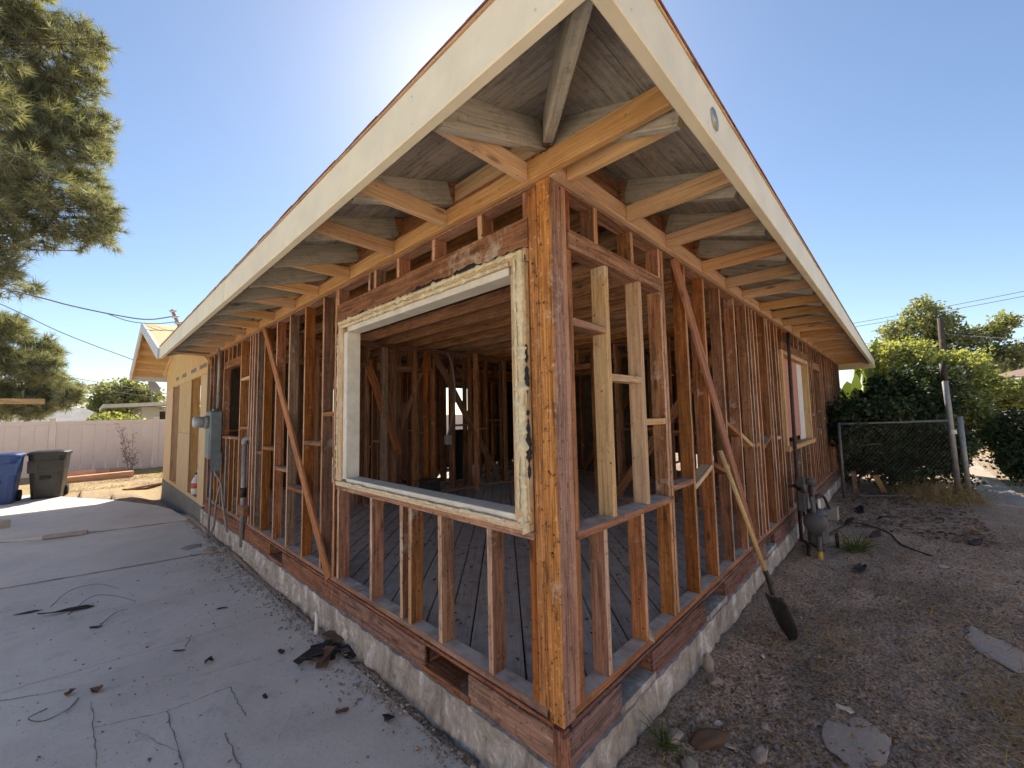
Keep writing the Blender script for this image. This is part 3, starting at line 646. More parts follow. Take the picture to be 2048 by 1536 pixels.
for x0_, x1_, z0_, z1_ in ((2.6, 4.9, -.04, 2.4), (5.9, LX, -.04, 2.4), (.1, 1.6, -.04, 2.4), (1.6, 2.6, 2.12, 2.4), (4.9, 5.9, 2.05, 2.4), (4.9, 5.45, -.04, .75)): box('light_block_panel', (x0_, LY, z0_), (x1_-.004, LY+.012, z1_), M['felt'], H)  # added dark panels that shut light out at the back wall
for y0_, y1_ in ((.1, 2.6), (2.604, 5.0), (5.004, 7.4)): box('light_block_panel', (LX+.0, y0_, -.04), (LX+.012, y1_, 2.4), M['felt'], H)
pwall('x', 5.5, 2.9, 6.4, ((4.7, 5.2),), .38, 41); pwall('y', 3.5, 4.9, 7.4, (), .36, 43); pwall('x', 1.3, 4.45, 6.4, (), .4, 47)
pwall('y', 2.08, 4.9, 7.4, (), .41, 23); pwall('x', 6.1, 2.85, 6.4, ((4.0, 5.0),), .41, 29, brace=(3.0, 3.9)); pwall('y', 5.2, .1, 4.7, ((3.0, 3.9),), .406, 31); pwall('x', 3.2, 6.5, 10.5, (), .5, 37)
for x_, y_, m_ in ((.62, 4.72, 'stud'), (.72, 4.72, 'stud'), (1.02, 4.74, 'stud'), (1.28, 4.72, 'studgrey'), (2.3, 4.72, 'stud'), (2.45, 4.6, 'stud'), (3.3, 4.3, 'stud'), (3.75, 3.6, 'stud')): box('partition_post', (x_, y_, 0), (x_+.05, y_+.085, 2.4), M[m_], H)
for y0_, y1_ in ((.1, 1.15), (2.25, 4.7)): box('light_block_panel', (6.49, y0_, -.04), (6.5, y1_, 2.4), M['felt'], H)  # added dark panels behind the partition, blocking bright gaps between studs
box('light_block_panel', (6.5, 4.77, -.04), (LX, 4.78, 2.4), M['felt'], H)
box('collar_beam', (.1, 6.0, 2.2), (2.7, 6.04, 2.34), M['new'], H); box('collar_beam', (3.2, 5.9, 2.14), (6.2, 5.95, 2.3), M['joist'], H)
beam('partition_brace', (1.5, 4.74, 2.1), (2.02, 4.74, .7), .03, .12, M['stud'], H, (1, 0, .4)); box('partition_post', (1.72, 4.7, 0), (1.81, 4.79, 2.4), M['studgrey'], H)
# brick chimney stub inside
box('chimney_stub', (3.1, 6.2, 0), (3.75, 6.9, 1.6), plain('brick_red', (.22, .09, .055), .9, var=.4, scale=18, bmp=.5), H)

# ---- soffit framing: ledgers, lookouts, rafter tails, roof boards
box('ledger', (-.04, -.6, 2.409), (-.002, 7.5, 2.508), M['new'], H, .003)
box('ledger', (.0, -.04, 2.406), (LX-.2, -.002, 2.505), M['new'], H, .003)
SL = 1/3.0; ZR = 2.70; OV = .63
for y in (.092, .727, 1.322, 2.006, 2.64, 3.23, 3.9, 4.53, 5.1, 5.72, 6.32, 6.93, 7.46):
    beam('lookout', (-.61, y+.019, 2.456+random.uniform(-.004, .004)), (-.041, y+.019, 2.456), T, .089, M['new'], H, (0, 0, 1), .003)
for x in (.105, .69, 1.24, 1.935, 2.535, 3.08, 3.755, 4.33, 4.965, 5.6, 6.25, 6.86, 7.45, 8.05, 8.65, 9.25, 9.85, 10.45, 11.05, 11.6):
    beam('lookout', (x, -.61, 2.453+random.uniform(-.004, .004)), (x, -.041, 2.453), T, .089, M['new'], H, (0, 0, 1), .003)
def zroof(d): return ZR+SL*d
RH = .14
for y in [.09+.61*i for i in range(1, 13)]+[-.02]:
    yy = y+.065
    beam('rafter_tail', (-.612, yy, zroof(-.612)-RH/2), (.0, yy, zroof(0)-RH/2), .042, RH, M['greypaint'], H, (0, 0, 1), .003)
    if y > .0: beam('rafter', (.002, yy, zroof(.002)-RH/2), (min(3.75, max(.4, yy-.05)), yy, zroof(min(3.75, max(.4, yy-.05)))-RH/2), .042, RH, M['joist'], H)
for x in [.09+.61*i for i in range(1, 20)]+[-.02]:
    xx = x+.065
    beam('rafter_tail', (xx, -.612, zroof(-.612)-RH/2), (xx, .0, zroof(0)-RH/2), .042, RH, M['greypaint'], H, (0, 0, 1), .003)
    if x > 0: beam('rafter', (xx, .002, zroof(.002)-RH/2), (xx, min(3.75, max(.4, xx-.05)), zroof(min(3.75, max(.4, xx-.05)))-RH/2), .042, RH, M['joist'], H)
beam('hip_rafter', (-.622, -.622, zroof(-.622)-.07), (-.03, -.03, zroof(-.03)-.07), .05, .135, M['greypaint'], H, (0, 0, 1), .004)
beam('hip_rafter', (-.02, -.02, zroof(-.02)-.07), (3.75, 3.75, zroof(3.75)-.07), .05, .14, M['joist'], H)
# frieze blocking between tails, brown inner strip
for i in range(12):
    y0, y1 = .09+.61*i+.087 if i else .05, .09+.61*(i+1)+.043
    box('frieze_block', (.03, y0, 2.51), (.05, y1-.0, 2.69), random.choice([M['new'], M['new'], M['stud']]), H); box('plate_strip', (-.0, y0, 2.51), (.029, y1, 2.56), M['stud2'], H)
for i in range(19):
    x0, x1 = .09+.61*i+.087 if i else .05, .09+.61*(i+1)+.043
    box('frieze_block', (x0, .03, 2.51), (x1, .05, 2.69), random.choice([M['new'], M['stud'], M['stud']]), H); box('plate_strip', (x0, .0, 2.51), (x1, .029, 2.56), M['stud2'], H)
# roof deck boards seen from below, mitred along the hip
def deckboard(side, d0, d1, L, mat, name='deck_board'):
    g = .003; d0 += g; t = .019
    if side == 'L': P = [(d0, d0, zroof(d0)), (d1, d1, zroof(d1)), (d1, L, zroof(d1)), (d0, L, zroof(d0))]
    else: P = [(d0, d0, zroof(d0)), (d0*1.0+L-d0, d0, zroof(d0)), (L, d1, zroof(d1)), (d1, d1, zroof(d1))]
    o = prism(name, P, t, mat, H)
    if o.data.polygons[1].normal.z < 0:
        for v in o.data.vertices[4:]: pass
    return o
def deck(side, L, mat):
    d = -.625
    while d < .62:
        P0 = d; P1 = d+.142
        if side == 'L': poly = [(P0+.003, P0+.003), (P0+.003, L), (P1, L), (P1, P1)]
        else: poly = [(P0+.003, P0+.003), (P1, P1), (L, P1), (L, P0+.003)]
        q = [(x, y, zroof(x if side == 'L' else y)+.0015) for x, y in poly]
        n = len(q); up = Vector((-SL if side == 'L' else 0, 0 if side == 'L' else -SL, 1)).normalized()*.019
        # local frame with X along the board so the grain follows it
        V = [Vector(p) for p in q]+[Vector(p)+up for p in q]
        if side == 'L': R = Matrix(((0, -1, 0), (1, 0, 0), (0, 0, 1)))
        else: R = Matrix.Identity(3)
        Ri = R.inverted(); Fq = [tuple(range(n)), tuple(range(n, 2*n))[::-1]]+[(i, n+i, n+(i+1) % n, (i+1) % n) for i in range(n)]
        o = link('deck_board', pymesh('deck_board', [Ri @ v for v in V], Fq), mat, H); o.matrix_basis = R.to_4x4(); d += .142
deck('L', 7.56, M['greydeck']); deck('R', LX+.6, M['greydeck'])
# inner roof planes (dark decking) and shingle layer
def plane3(name, pts, t, mat): return prism(name, pts, t, mat, H)
zr = lambda d: zroof(d)+.03
RDG = 3.8
plane3('roof_deck', [(.63, .63, zr(.63)), (RDG, RDG, zr(RDG)), (RDG, 10.2, zr(RDG)), (.63, 10.2, zr(.63))][::-1], .02, M['joist'])
plane3('roof_deck', [(.63, .63, zr(.63)), (LX-.63, .63, zr(.63)), (LX-RDG, RDG, zr(RDG)), (RDG, RDG, zr(RDG))], .02, M['joist'])
plane3('roof_deck', [(RDG, RDG, zr(RDG)), (LX-RDG, RDG, zr(RDG)), (LX+.63, LY+.68, zr(-.63)), (RDG, LY+.68, zr(-.63))], .02, M['joist'])
plane3('roof_deck', [(LX+.6, -.6, zr(-.6)), (LX+.6, LY+.68, zr(-.6)), (LX-RDG, RDG, zr(RDG))], .02, M['joist'])
plane3('roof_deck', [(-.02, 7.56, zr(-.02)), (-.02, 9.4, zr(-.02)), (.64, 9.4, zr(.64)), (.64, 7.56, zr(.64))], .02, M['joist'])
plane3('attic_gap_block', [(.1, 8.2, 2.42), (3.8, 8.2, 2.42), (3.8, 8.2, 3.95), (.1, 8.2, 2.72)], .02, M['joist'])  # added to block bright slits of sky between the two roofs
plane3('roof_gable_board', [(RDG, RDG, zr(RDG)), (RDG, LY+.6, zr(RDG)), (RDG, LY+.6, 2.6)], .02, M['joist'])
zs = lambda d: zroof(d)+.054
E_ = -.683
plane3('roof_shingles', [(E_, E_, zs(E_)), (RDG, RDG, zs(RDG)), (RDG, 7.6, zs(RDG)), (E_, 7.6, zs(E_))][::-1], .007, M['shingle'])
plane3('roof_shingles', [(E_, E_, zs(E_)), (LX+.7, E_, zs(E_)), (LX-RDG, RDG, zs(RDG)), (RDG, RDG, zs(RDG))], .007, M['shingle'])
# edge of the shingles: ragged little tabs
def tabs(axis, L):
    V = []; F = []; u = E_
    while u < L:
        w = random.uniform(.08, .16); e = E_-random.uniform(.0, .004); z = zs(E_)-.005+random.uniform(-.002, .003); h = random.uniform(.004, .008)
        b = len(V)
        for a_, c_ in ((u, e), (u+w-.003, e), (u+w-.003, E_+.12), (u, E_+.12)):
            for zz in (0, h):
                zz2 = z+zz+(.0 if c_ == e else .04); V.append((c_, a_, zz2) if axis == 'y' else (a_, c_, zz2))
        F += [tuple(b+i for i in q) for q in ((0, 2, 3, 1), (2, 4, 5, 3), (4, 6, 7, 5), (6, 0, 1, 7), (1, 3, 5, 7), (0, 6, 4, 2))]; u += w
    o = link('shingle_edge', pymesh('shingle_edge', V, F), M['shingle'], H); o['kind'] = 'stuff'
tabs('y', 7.58); tabs('x', LX+.66)
# fascia boards (front painted cream), thin wood strip on top
FB, FT = 2.325, 2.515
for i_, (a_, b_) in enumerate(((-.676, 3.05), (3.053, 6.2), (6.203, 7.58))): box('fascia', (-.675-.0015*(i_ % 2), a_, FB+.002*i_), (-.632, b_, FT), M['fascia'], H, .004)
for i_, (a_, b_) in enumerate(((-.631, 2.9), (2.903, 6.5), (6.503, 9.4), (9.403, LX+.66))): box('fascia', (a_, -.6765-.0015*(i_ % 2), FB+.002*(i_ % 2)), (b_, -.632, FT), M['fascia'], H, .004)
box('fascia', (LX+.66, -.6765, FB), (LX+.70, LY+.5, FT), M['fascia'], H, .004)
V = []; F = []
for u_ in [(-.5+.61*k+random.uniform(-.01, .01)) for k in range(20)]:
    for zz_ in (FB+.04, FT-.045):
        for ax_2 in ('y', 'x'):
            if ax_2 == 'y' and u_ > 7.4: continue
            b_ = len(V); p_ = [(math.cos(q*1.047)*.005, math.sin(q*1.047)*.005) for q in range(6)]
            V += [(-.6774, u_+a_, zz_+c_) if ax_2 == 'y' else (u_+a_, -.6789, zz_+c_) for a_, c_ in p_]; F.append(tuple(range(b_, b_+6)))
nh_ = link('nail_heads', pymesh('nail_heads', V, F), M['rakepaint'], H); nh_['kind'] = 'stuff'
box('drip_strip', (-.682, -.682, FT+.001), (-.62, 7.58, FT+.008), M['infill'], H); box('drip_strip', (-.6195, -.682, FT+.001), (LX+.66, -.62, FT+.008), M['infill'], H)
box('fascia_backing', (-.6315, -.6, 2.42), (-.613, 7.5, 2.5), M['stud'], H); box('fascia_backing', (-.6, -.6315, 2.42), (LX, -.613, 2.5), M['stud'], H)
lathe('fascia_patch', [(.045, 0), (.04, .0015)], plain('green_putty_patch', (.62, .65, .56), .7, var=.1), H, 18, 'y', (.18, -.6785, 2.42))

# ---- addition: sheathed gable wing beyond the left wall
AX1 = 5.0; A0, A1 = 7.62, 13.0
PKY, PKZ = 11.0, 3.50; GY, GZ = 14.0, 2.60; gsl = (PKZ-GZ)/(GY-PKY)
stem('addition_footing', (-.02, 13.02), (-.02, 7.72), -1.0, -.18, (-1, 0), M['concbase'], .004)
def ztop(y): return PKZ-gsl*abs(y-PKY)-.14
def sheath(y0, y1, z0, z1=None):
    """sheathing panel on the wall plane; z1=None follows the gable"""
    g = .004
    if z1 is None:
        ys_ = [y0+g]+([PKY] if y0 < PKY < y1 else [])+[y1-g]; P = [(-.013, y1-g, z0), (-.013, y0+g, z0)]+[(-.013, y, ztop(y)) for y in ys_]
    else: P = [(-.013, y1-g, z0), (-.013, y0+g, z0), (-.013, y0+g, z1), (-.013, y1-g, z1)]
    R = Matrix(((0, 0, 1), (0, 1, 0), (-1, 0, 0))).transposed(); V = [Vector(p) for p in P]+[Vector(p)+Vector((.012, 0, 0)) for p in P]; n = len(P)
    F = [tuple(range(n)), tuple(range(n, 2*n))[::-1]]+[(i, n+i, n+(i+1) % n, (i+1) % n) for i in range(n)]
    Ri = R.inverted(); o = link('sheathing_panel', pymesh('sheathing', [Ri @ v for v in V], F), M['osb'], H); o.matrix_basis = R.to_4x4(); return o
W1, W2 = (8.25, 9.25), (10.75, 11.8)
sheath(A0+.06, W1[0], -.18, 2.14); sheath(W1[1], W2[0], -.18, 1.05); sheath(W1[1], W2[0], 1.056, 2.14); sheath(W2[1], A1, -.18, 2.14)
sheath(W1[0], W1[1], -.18, -.1); sheath(W2[0], W2[1], -.18, -.1)
sheath(A0+.06, 10.0, 2.146); sheath(10.0, A1, 2.146)
for y in (7.7, 8.2, W1[1]+.02, 9.7, 10.2, 10.7, W2[1]+.02, 12.3, 12.9):
    box('addition_stud', (.0, y, -.14), (.14, y+.038, 2.3), M['new'], H)
box('addition_plate', (.0, A0+.05, -.18), (.14, A1, -.14), M['new'], H); box('addition_plate', (.0, A0+.05, 2.3), (.14, A1, 2.38), M['new'], H)
for w in (W1, W2): box('addition_header', (.0, w[0], 2.14), (.14, w[1]+.02, 2.3), M['new'], H)
for i in range(9): box('addition_stud', (.15+i*.58, A1-.1, -.14), (.19+i*.58, A1, 2.3), M['new'], H)
box('addition_plate', (.15, A1-.1, 2.3), (AX1, A1, 2.38), M['new'], H)
box('addition_floor', (.0, A0+.2, -.3), (AX1, A1, -.19), M['concbase'], H, 0)
# gable roof planes, rake fascias, outriggers
GX = -.66
def groof(ya, za, yb, zb, x0, x1, t, name, mat, dz=0.0): return prism(name, [(x0, ya, za+dz), (x1, ya, za+dz), (x1, yb, zb+dz), (x0, yb, zb+dz)], t, mat, H)
groof(PKY, PKZ, GY, GZ, GX, AX1, .015, 'addition_roof_deck', M['osb']); groof(7.4, PKZ-gsl*(PKY-7.4), PKY-.005, PKZ, GX, AX1, .015, 'addition_roof_deck', M['osb'])
beam('rake_fascia', (GX-.02, PKY, PKZ-.075), (GX-.02, GY, GZ-.075), .04, .19, M['rakepaint'], H, (0, 0, 1), .003)
beam('rake_fascia', (GX-.02, PKY-.002, PKZ-.075), (GX-.02, 7.65, PKZ-gsl*(PKY-7.65)-.075), .04, .19, M['rakepaint'], H, (0, 0, 1), .003)
box('eave_fascia', (GX, GY, GZ-.17), (AX1, GY+.03, GZ+.0), M['rakepaint'], H)
for i in range(6):
    y = PKY+.25+i*.5; z = PKZ-gsl*(y-PKY)-.05
    box('outrigger', (GX, y, z-.089), (-.014, y+.038, z), M['new'], H)
for i in range(3):
    y = PKY-.6-i*.7; z = PKZ-gsl*(PKY-y)-.05; box('outrigger', (GX, y, z-.089), (-.014, y+.038, z), M['new'], H)
beam('barge_rafter', (GX+.021, PKY, PKZ-.06), (GX+.021, GY, GZ-.06), .038, .09, M['new'], H, (0, 0, 1)); beam('barge_rafter', (-.033, PKY, PKZ-.2), (-.033, GY-.6, GZ+gsl*.6-.2), .035, .1, M['new'], H, (0, 0, 1))
prism('roof_cricket', [(.3, 10.6, 3.42), (1.6, 10.6, 3.42), (1.6, 11.3, 3.75), (.3, 11.3, 3.75)], .05, M['rooftile'], H)
# stamped marks on the panels
M['stamp'] = plain('grey_ink', (.2, .22, .19), .9, var=.4, scale=60, bmp=0)
for ya, yb in ((7.75, 8.5), (8.75, 9.45), (9.9, 10.55), (10.95, 11.4)):
    n = int((yb-ya)/.1)
    for q in range(n): box('ink_stamp', (-.0142, ya+q*.1+.006, 2.26+random.uniform(0, .01)), (-.0132, ya+q*.1+.09, 2.345+random.uniform(-.01, .01)), M['stamp'], H, 0)

# ------------------------------------------------------------------ things fixed to or by the house
def thing(name, loc, label, cat, group=None, rz=0.0): return tag(empty(name, loc, rz), label, cat, group)
# electric meter box
t = thing('electric_meter_box', (-.08, 6.62, .72), 'dented grey electric meter box with round glass meter on the stud wall', 'meter box')
box('cabinet', (-.075, -.17, 0), (.075, .17, .72), M['metergrey'], t, .012); box('cover_panel', (-.083, -.14, .02), (-.0755, .14, .4), M['metergrey'], t, .003)
lathe('meter_ring', [(.1, -.075), (.1, -.12), (.088, -.13)], M['galv'], t, 22, 'x', (0, 0, .56)); lathe('meter_glass', [(.084, -.13), (.084, -.24), (.07, -.262), (.03, -.27)], M['glass'], t, 22, 'x', (0, 0, .56))
box('hub', (-.03, -.05, .7205), (.03, .05, .76), M['metergrey'], t, .01); tube('conduit', [(.045, 0, .76), (.045, .0, 1.6), (.045, .02, 1.75)], .024, M['galv'], t)
tube('ground_conduit', [(-.02, -.08, 0), (-.03, -.08, -.6), (-.035, -.06, -1.17)], .016, M['galv'], t)
tube('flexible_conduit', smoothpts([(.03, -.1, .0), (.0, -.2, -.2), (.0, -.6, -.32), (-.02, -.85, -.55), (.02, -.95, -.95)], 6), .014, M['galv'], t)
tube('flexible_conduit', smoothpts([(.0, -.6, -.3), (-.04, -.55, -.6), (-.03, -.4, -.95), (-.03, -.12, -1.13)], 6), .013, M['galv'], t)
link('torn_seal', pymesh('torn_seal', [(-.07, -.18, .05), (.07, -.19, .1), (.08, -.2, -.1), (.03, -.2, -.24), (-.02, -.19, -.16), (-.06, -.185, -.2)], [(0, 1, 2, 3, 4, 5)]), M['metergrey'], t)
# galvanised vent pipe
t = thing('vent_pipe', (-.035, 5.02, -.3), 'grey galvanised pipe with elbow rising in front of the stud wall', 'pipe')
tube('riser', [(0, 0, 0), (0, 0, 1.3)], .027, M['galv'], t, 12); tube('elbow', smoothpts([(0, 0, 1.29), (.004, -.005, 1.345), (.05, -.03, 1.365), (.13, -.06, 1.365)], 5), .034, M['galv'], t, 12)
tube('coupling', [(0, 0, .62), (0, 0, .74)], .037, M['iron'], t, 12); tube('second_riser', [(.01, .075, .02), (.01, .075, .7)], .018, M['iron'], t)
box('strap_board', (-.03, -.16, .4), (.03, .12, .52), M['stud2'], t)
# tall dark pipe
tag(tube('standpipe', smoothpts([(5.04, -.075, 2.33), (4.98, -.075, 1.2), (4.93, -.08, -.3), (4.92, -.1, -.38), (4.88, -.2, -.4), (4.72, -.32, -.4)], 6), .022, M['iron'], None, 10), 'tall thin rusty black pipe rising past the boarded window', 'pipe')
# gas meter
t = thing('gas_meter', (4.42, -.33, -.43), 'grey gas meter with pipes and regulator beside the wall', 'gas meter')
tube('riser', [(.0, .0, .0), (0, 0, .27)], .026, M['gasgrey'], t, 10); tube('yellow_sleeve', [(.0, .0, -.04), (0, 0, .1)], .03, M['yellow'], t, 10)
tube('valve', [(0, -.03, .3), (0, .06, .3)], .032, M['gasgrey'], t, 10); box('valve_key', (-.04, -.05, .28), (.0, -.03, .33), M['gasgrey'], t, .004)
lathe('regulator', [(.03, -.06), (.1, -.05), (.115, -.02), (.115, .02), (.1, .045), (.04, .06), (.035, .09)], M['gasgrey'], t, 22, 'x', (-.02, .02, .42))
box('meter_case', (.12, -.06, .12), (.36, .13, .46), M['gasgrey'], t, .04); lathe('meter_dome', [(.1, .46), (.1, .5), (.06, .53)], M['gasgrey'], t, 18, 'z', (.24, .035, 0))
tube('inlet_pipe', smoothpts([(0, .02, .3), (.0, .03, .5), (.02, .04, .62), (.05, .05, .7), (.16, .05, .72), (.16, .05, .5)], 5), .022, M['gasgrey'], t, 10)
tube('outlet_pipe', smoothpts([(.32, .05, .5), (.32, .06, .72), (.3, .12, .78), (.2, .3, .78)], 5), .022, M['gasgrey'], t, 10)
tube('outlet_pipe', [(.05, .05, .64), (.05, .05, .84)], .024, M['iron'], t, 10); tube('cross_pipe', smoothpts([(-.03, .1, .04), (.1, .12, .05), (.3, .14, .04), (.4, .2, .08)], 4), .02, M['iron'], t)
box('union_nut', (.13, .02, .6), (.19, .08, .66), M['gasgrey'], t, .012); box('union_nut', (.29, .03, .56), (.35, .09, .62), M['gasgrey'], t, .012)
box('index_box', (.5, -.14, .36), (.62, -.02, .52), M['galv'], t, .008); box('upper_block', (.1, .12, .5), (.3, .2, .88), M['gasgrey'], t, .01); tube('cross_pipe', [(-.1, .1, .78), (.22, .22, .78)], .024, M['iron'], t, 10); tube('cross_pipe', [(.3, .0, .2), (.62, -.1, .2)], .02, M['iron'], t, 10); tube('cross_pipe', [(.6, -.1, .2), (.62, -.1, -.02)], .02, M['iron'], t, 10); tube('relief_pipe', smoothpts([(.24, .03, .53), (.24, .03, .66), (.4, -.02, .66), (.5, -.06, .5)], 5), .016, M['iron'], t, 8)
lathe('regulator_cap', [(.05, 0), (.05, .06), (.03, .075)], M['gasgrey'], t, 14, 'z', (.05, .05, .84))
tag(box('concrete_pier', (5.55, -.2, -.42), (5.78, -.04, .03), M['stucco'], None, .012), 'short white concrete pier standing against the foundation behind gas meter', 'pier')
# shovel leaning on the brace
top = Vector((1.985, -.075, .985)); tip = Vector((2.2, -.42, -.40)); ax = (tip-top).normalized()
t = thing('shovel', tuple(tip), 'long handled shovel with pale wooden handle leaning on the wall', 'shovel')
rel = lambda p: tuple(Vector(p)-tip)
hb = top.lerp(tip, .665); sk = top.lerp(tip, .77)
tube('handle', [rel(top), rel(top.lerp(tip, .3)), rel(hb)], .0165, M['handle'], t, 12); hk = bpy.data.objects[-1] if False else None
tube('socket', smoothpts([rel(hb-ax*.03), rel(hb+ax*.04), rel(sk+Vector((0, .012, 0)))], 5), .02, M['shovel'], t, 12, .015)
dn = (tip-sk); vw = (tip-CAMP).normalized(); s1 = dn.cross(vw).normalized(); s2 = dn.cross(s1).normalized(); side = (s1*.62+s2*.78).normalized(); nrm = dn.cross(side).normalized()
V = []; F = []; nu, nv = 10, 14
for i in range(nv+1):
    v = i/nv; wd = .092*(1 if v < .5 else math.sqrt(max(0, 1-((v-.5)/.5)**2.0)))*(1 if v > .04 else .8)
    for j in range(nu+1):
        u = (j/nu-.5)*2; cc = .032*(u*u-1)*(1-.35*v)+.05*math.sin(v*1.7)*.25; V.append(Vector(rel(sk))+dn*v*1.0+side*u*wd-nrm*cc)
for i in range(nv):
    for j in range(nu): F.append((i*(nu+1)+j, i*(nu+1)+j+1, (i+1)*(nu+1)+j+1, (i+1)*(nu+1)+j))
bl = link('blade', pymesh('blade', V, F, True), M['shovel'], t); md = bl.modifiers.new('thick', 'SOLIDIFY'); md.thickness = .004
# hanging lamp holder and cords inside
t = thing('work_light', (.62, .55, .98), 'white clamp light hanging on a black cord inside the framing', 'work light')
lathe('shade', [(.02, .06), (.05, .03), (.065, 0), (.06, -.015)], M['whiteplastic'], t, 16); tube('cord', smoothpts([(0, 0, .06), (.05, .03, .4), (.15, .05, .95)], 6), .006, M['wireblack'], t)
tag(tube('hanging_cable', smoothpts([(2.9, 4.6, 2.42), (2.98, 4.55, 2.1), (3.06, 4.6, 1.6), (3.05, 4.7, 1.2), (3.0, 4.75, .95)], 8), .012, M['wire'], None), 'pale cable drooping from the ceiling joists inside the framed room', 'cable')
tag(box('junction_box', (2.93, 4.68, .8), (3.05, 4.76, .96), M['galv'], None, .006), 'small metal junction box fixed to an inside partition stud', 'junction box')
t = thing('speaker_cabinet', (3.95, 5.6, -.04), 'tall black cabinet standing on the floor inside the house', 'cabinet'); box('case', (0, 0, 0), (.26, .25, 1.05), M['tar'], t, .01); box('front_panel', (.02, -.006, .05), (.24, -.001, 1.0), M['blackp'], t)
t = thing('storage_box', (2.3, 4.3, -.04), 'low black box on the floor in front of the partition', 'box'); box('case', (0, 0, 0), (.22, .3, .3), M['tar'], t, .01); box('lid', (-.01, -.01, .301), (.23, .31, .33), M['blackp'], t, .005)
t = thing('spray_bottle', (-.0, 8.9, -.135), 'white plastic jug with red label in the nearer narrow opening', 'bottle'); lathe('body', [(.06, 0), (.075, .03), (.075, .26), (.05, .33), (.02, .36), (.02, .4)], M['whiteplastic'], t, 16, 'z', (.07, 0, 0)); lathe('label_band', [(.0765, .14), (.0765, .24)], plain('red_label', (.55, .12, .06), .6), t, 16, 'z', (.07, 0, 0)); lathe('cap', [(.024, .4), (.024, .43)], M['blue'], t, 12, 'z', (.07, 0, 0))

exec_bg = True
# ------------------------------------------------------------------ background left: fence, bins, lumber
FY = 18.0; FZ0, FZ1 = -.36, 1.38
fence = tag(empty('vinyl_fence', (0, FY, FZ0)), 'long beige vinyl privacy fence of vertical boards behind the yard', 'fence')
for px in [-9.5+2.44*i for i in range(-1, 12)]:
    x = px+.03*0
    o = box('post', (x-.065, -.065, -.2), (x+.065, .065, FZ1-FZ0+.06), M['fence'], fence, .006)
    cp = box('post_cap', (x-.078, -.078, FZ1-FZ0+.061), (x+.078, .078, FZ1-FZ0+.1), M['fence'], fence, .012)
    box('top_rail', (x+.067, -.03, FZ1-FZ0-.12), (x+2.373, .03, FZ1-FZ0+.01), M['fence'], fence, .006); box('bottom_rail', (x+.067, -.03, .02), (x+2.373, .03, .14), M['fence'], fence, .006)
    for q in range(8): box('fence_board', (x+.068+q*.288, -.012, .141), (x+.068+q*.288+.2835, .012, FZ1-FZ0-.121), M['fence'], fence, .004)

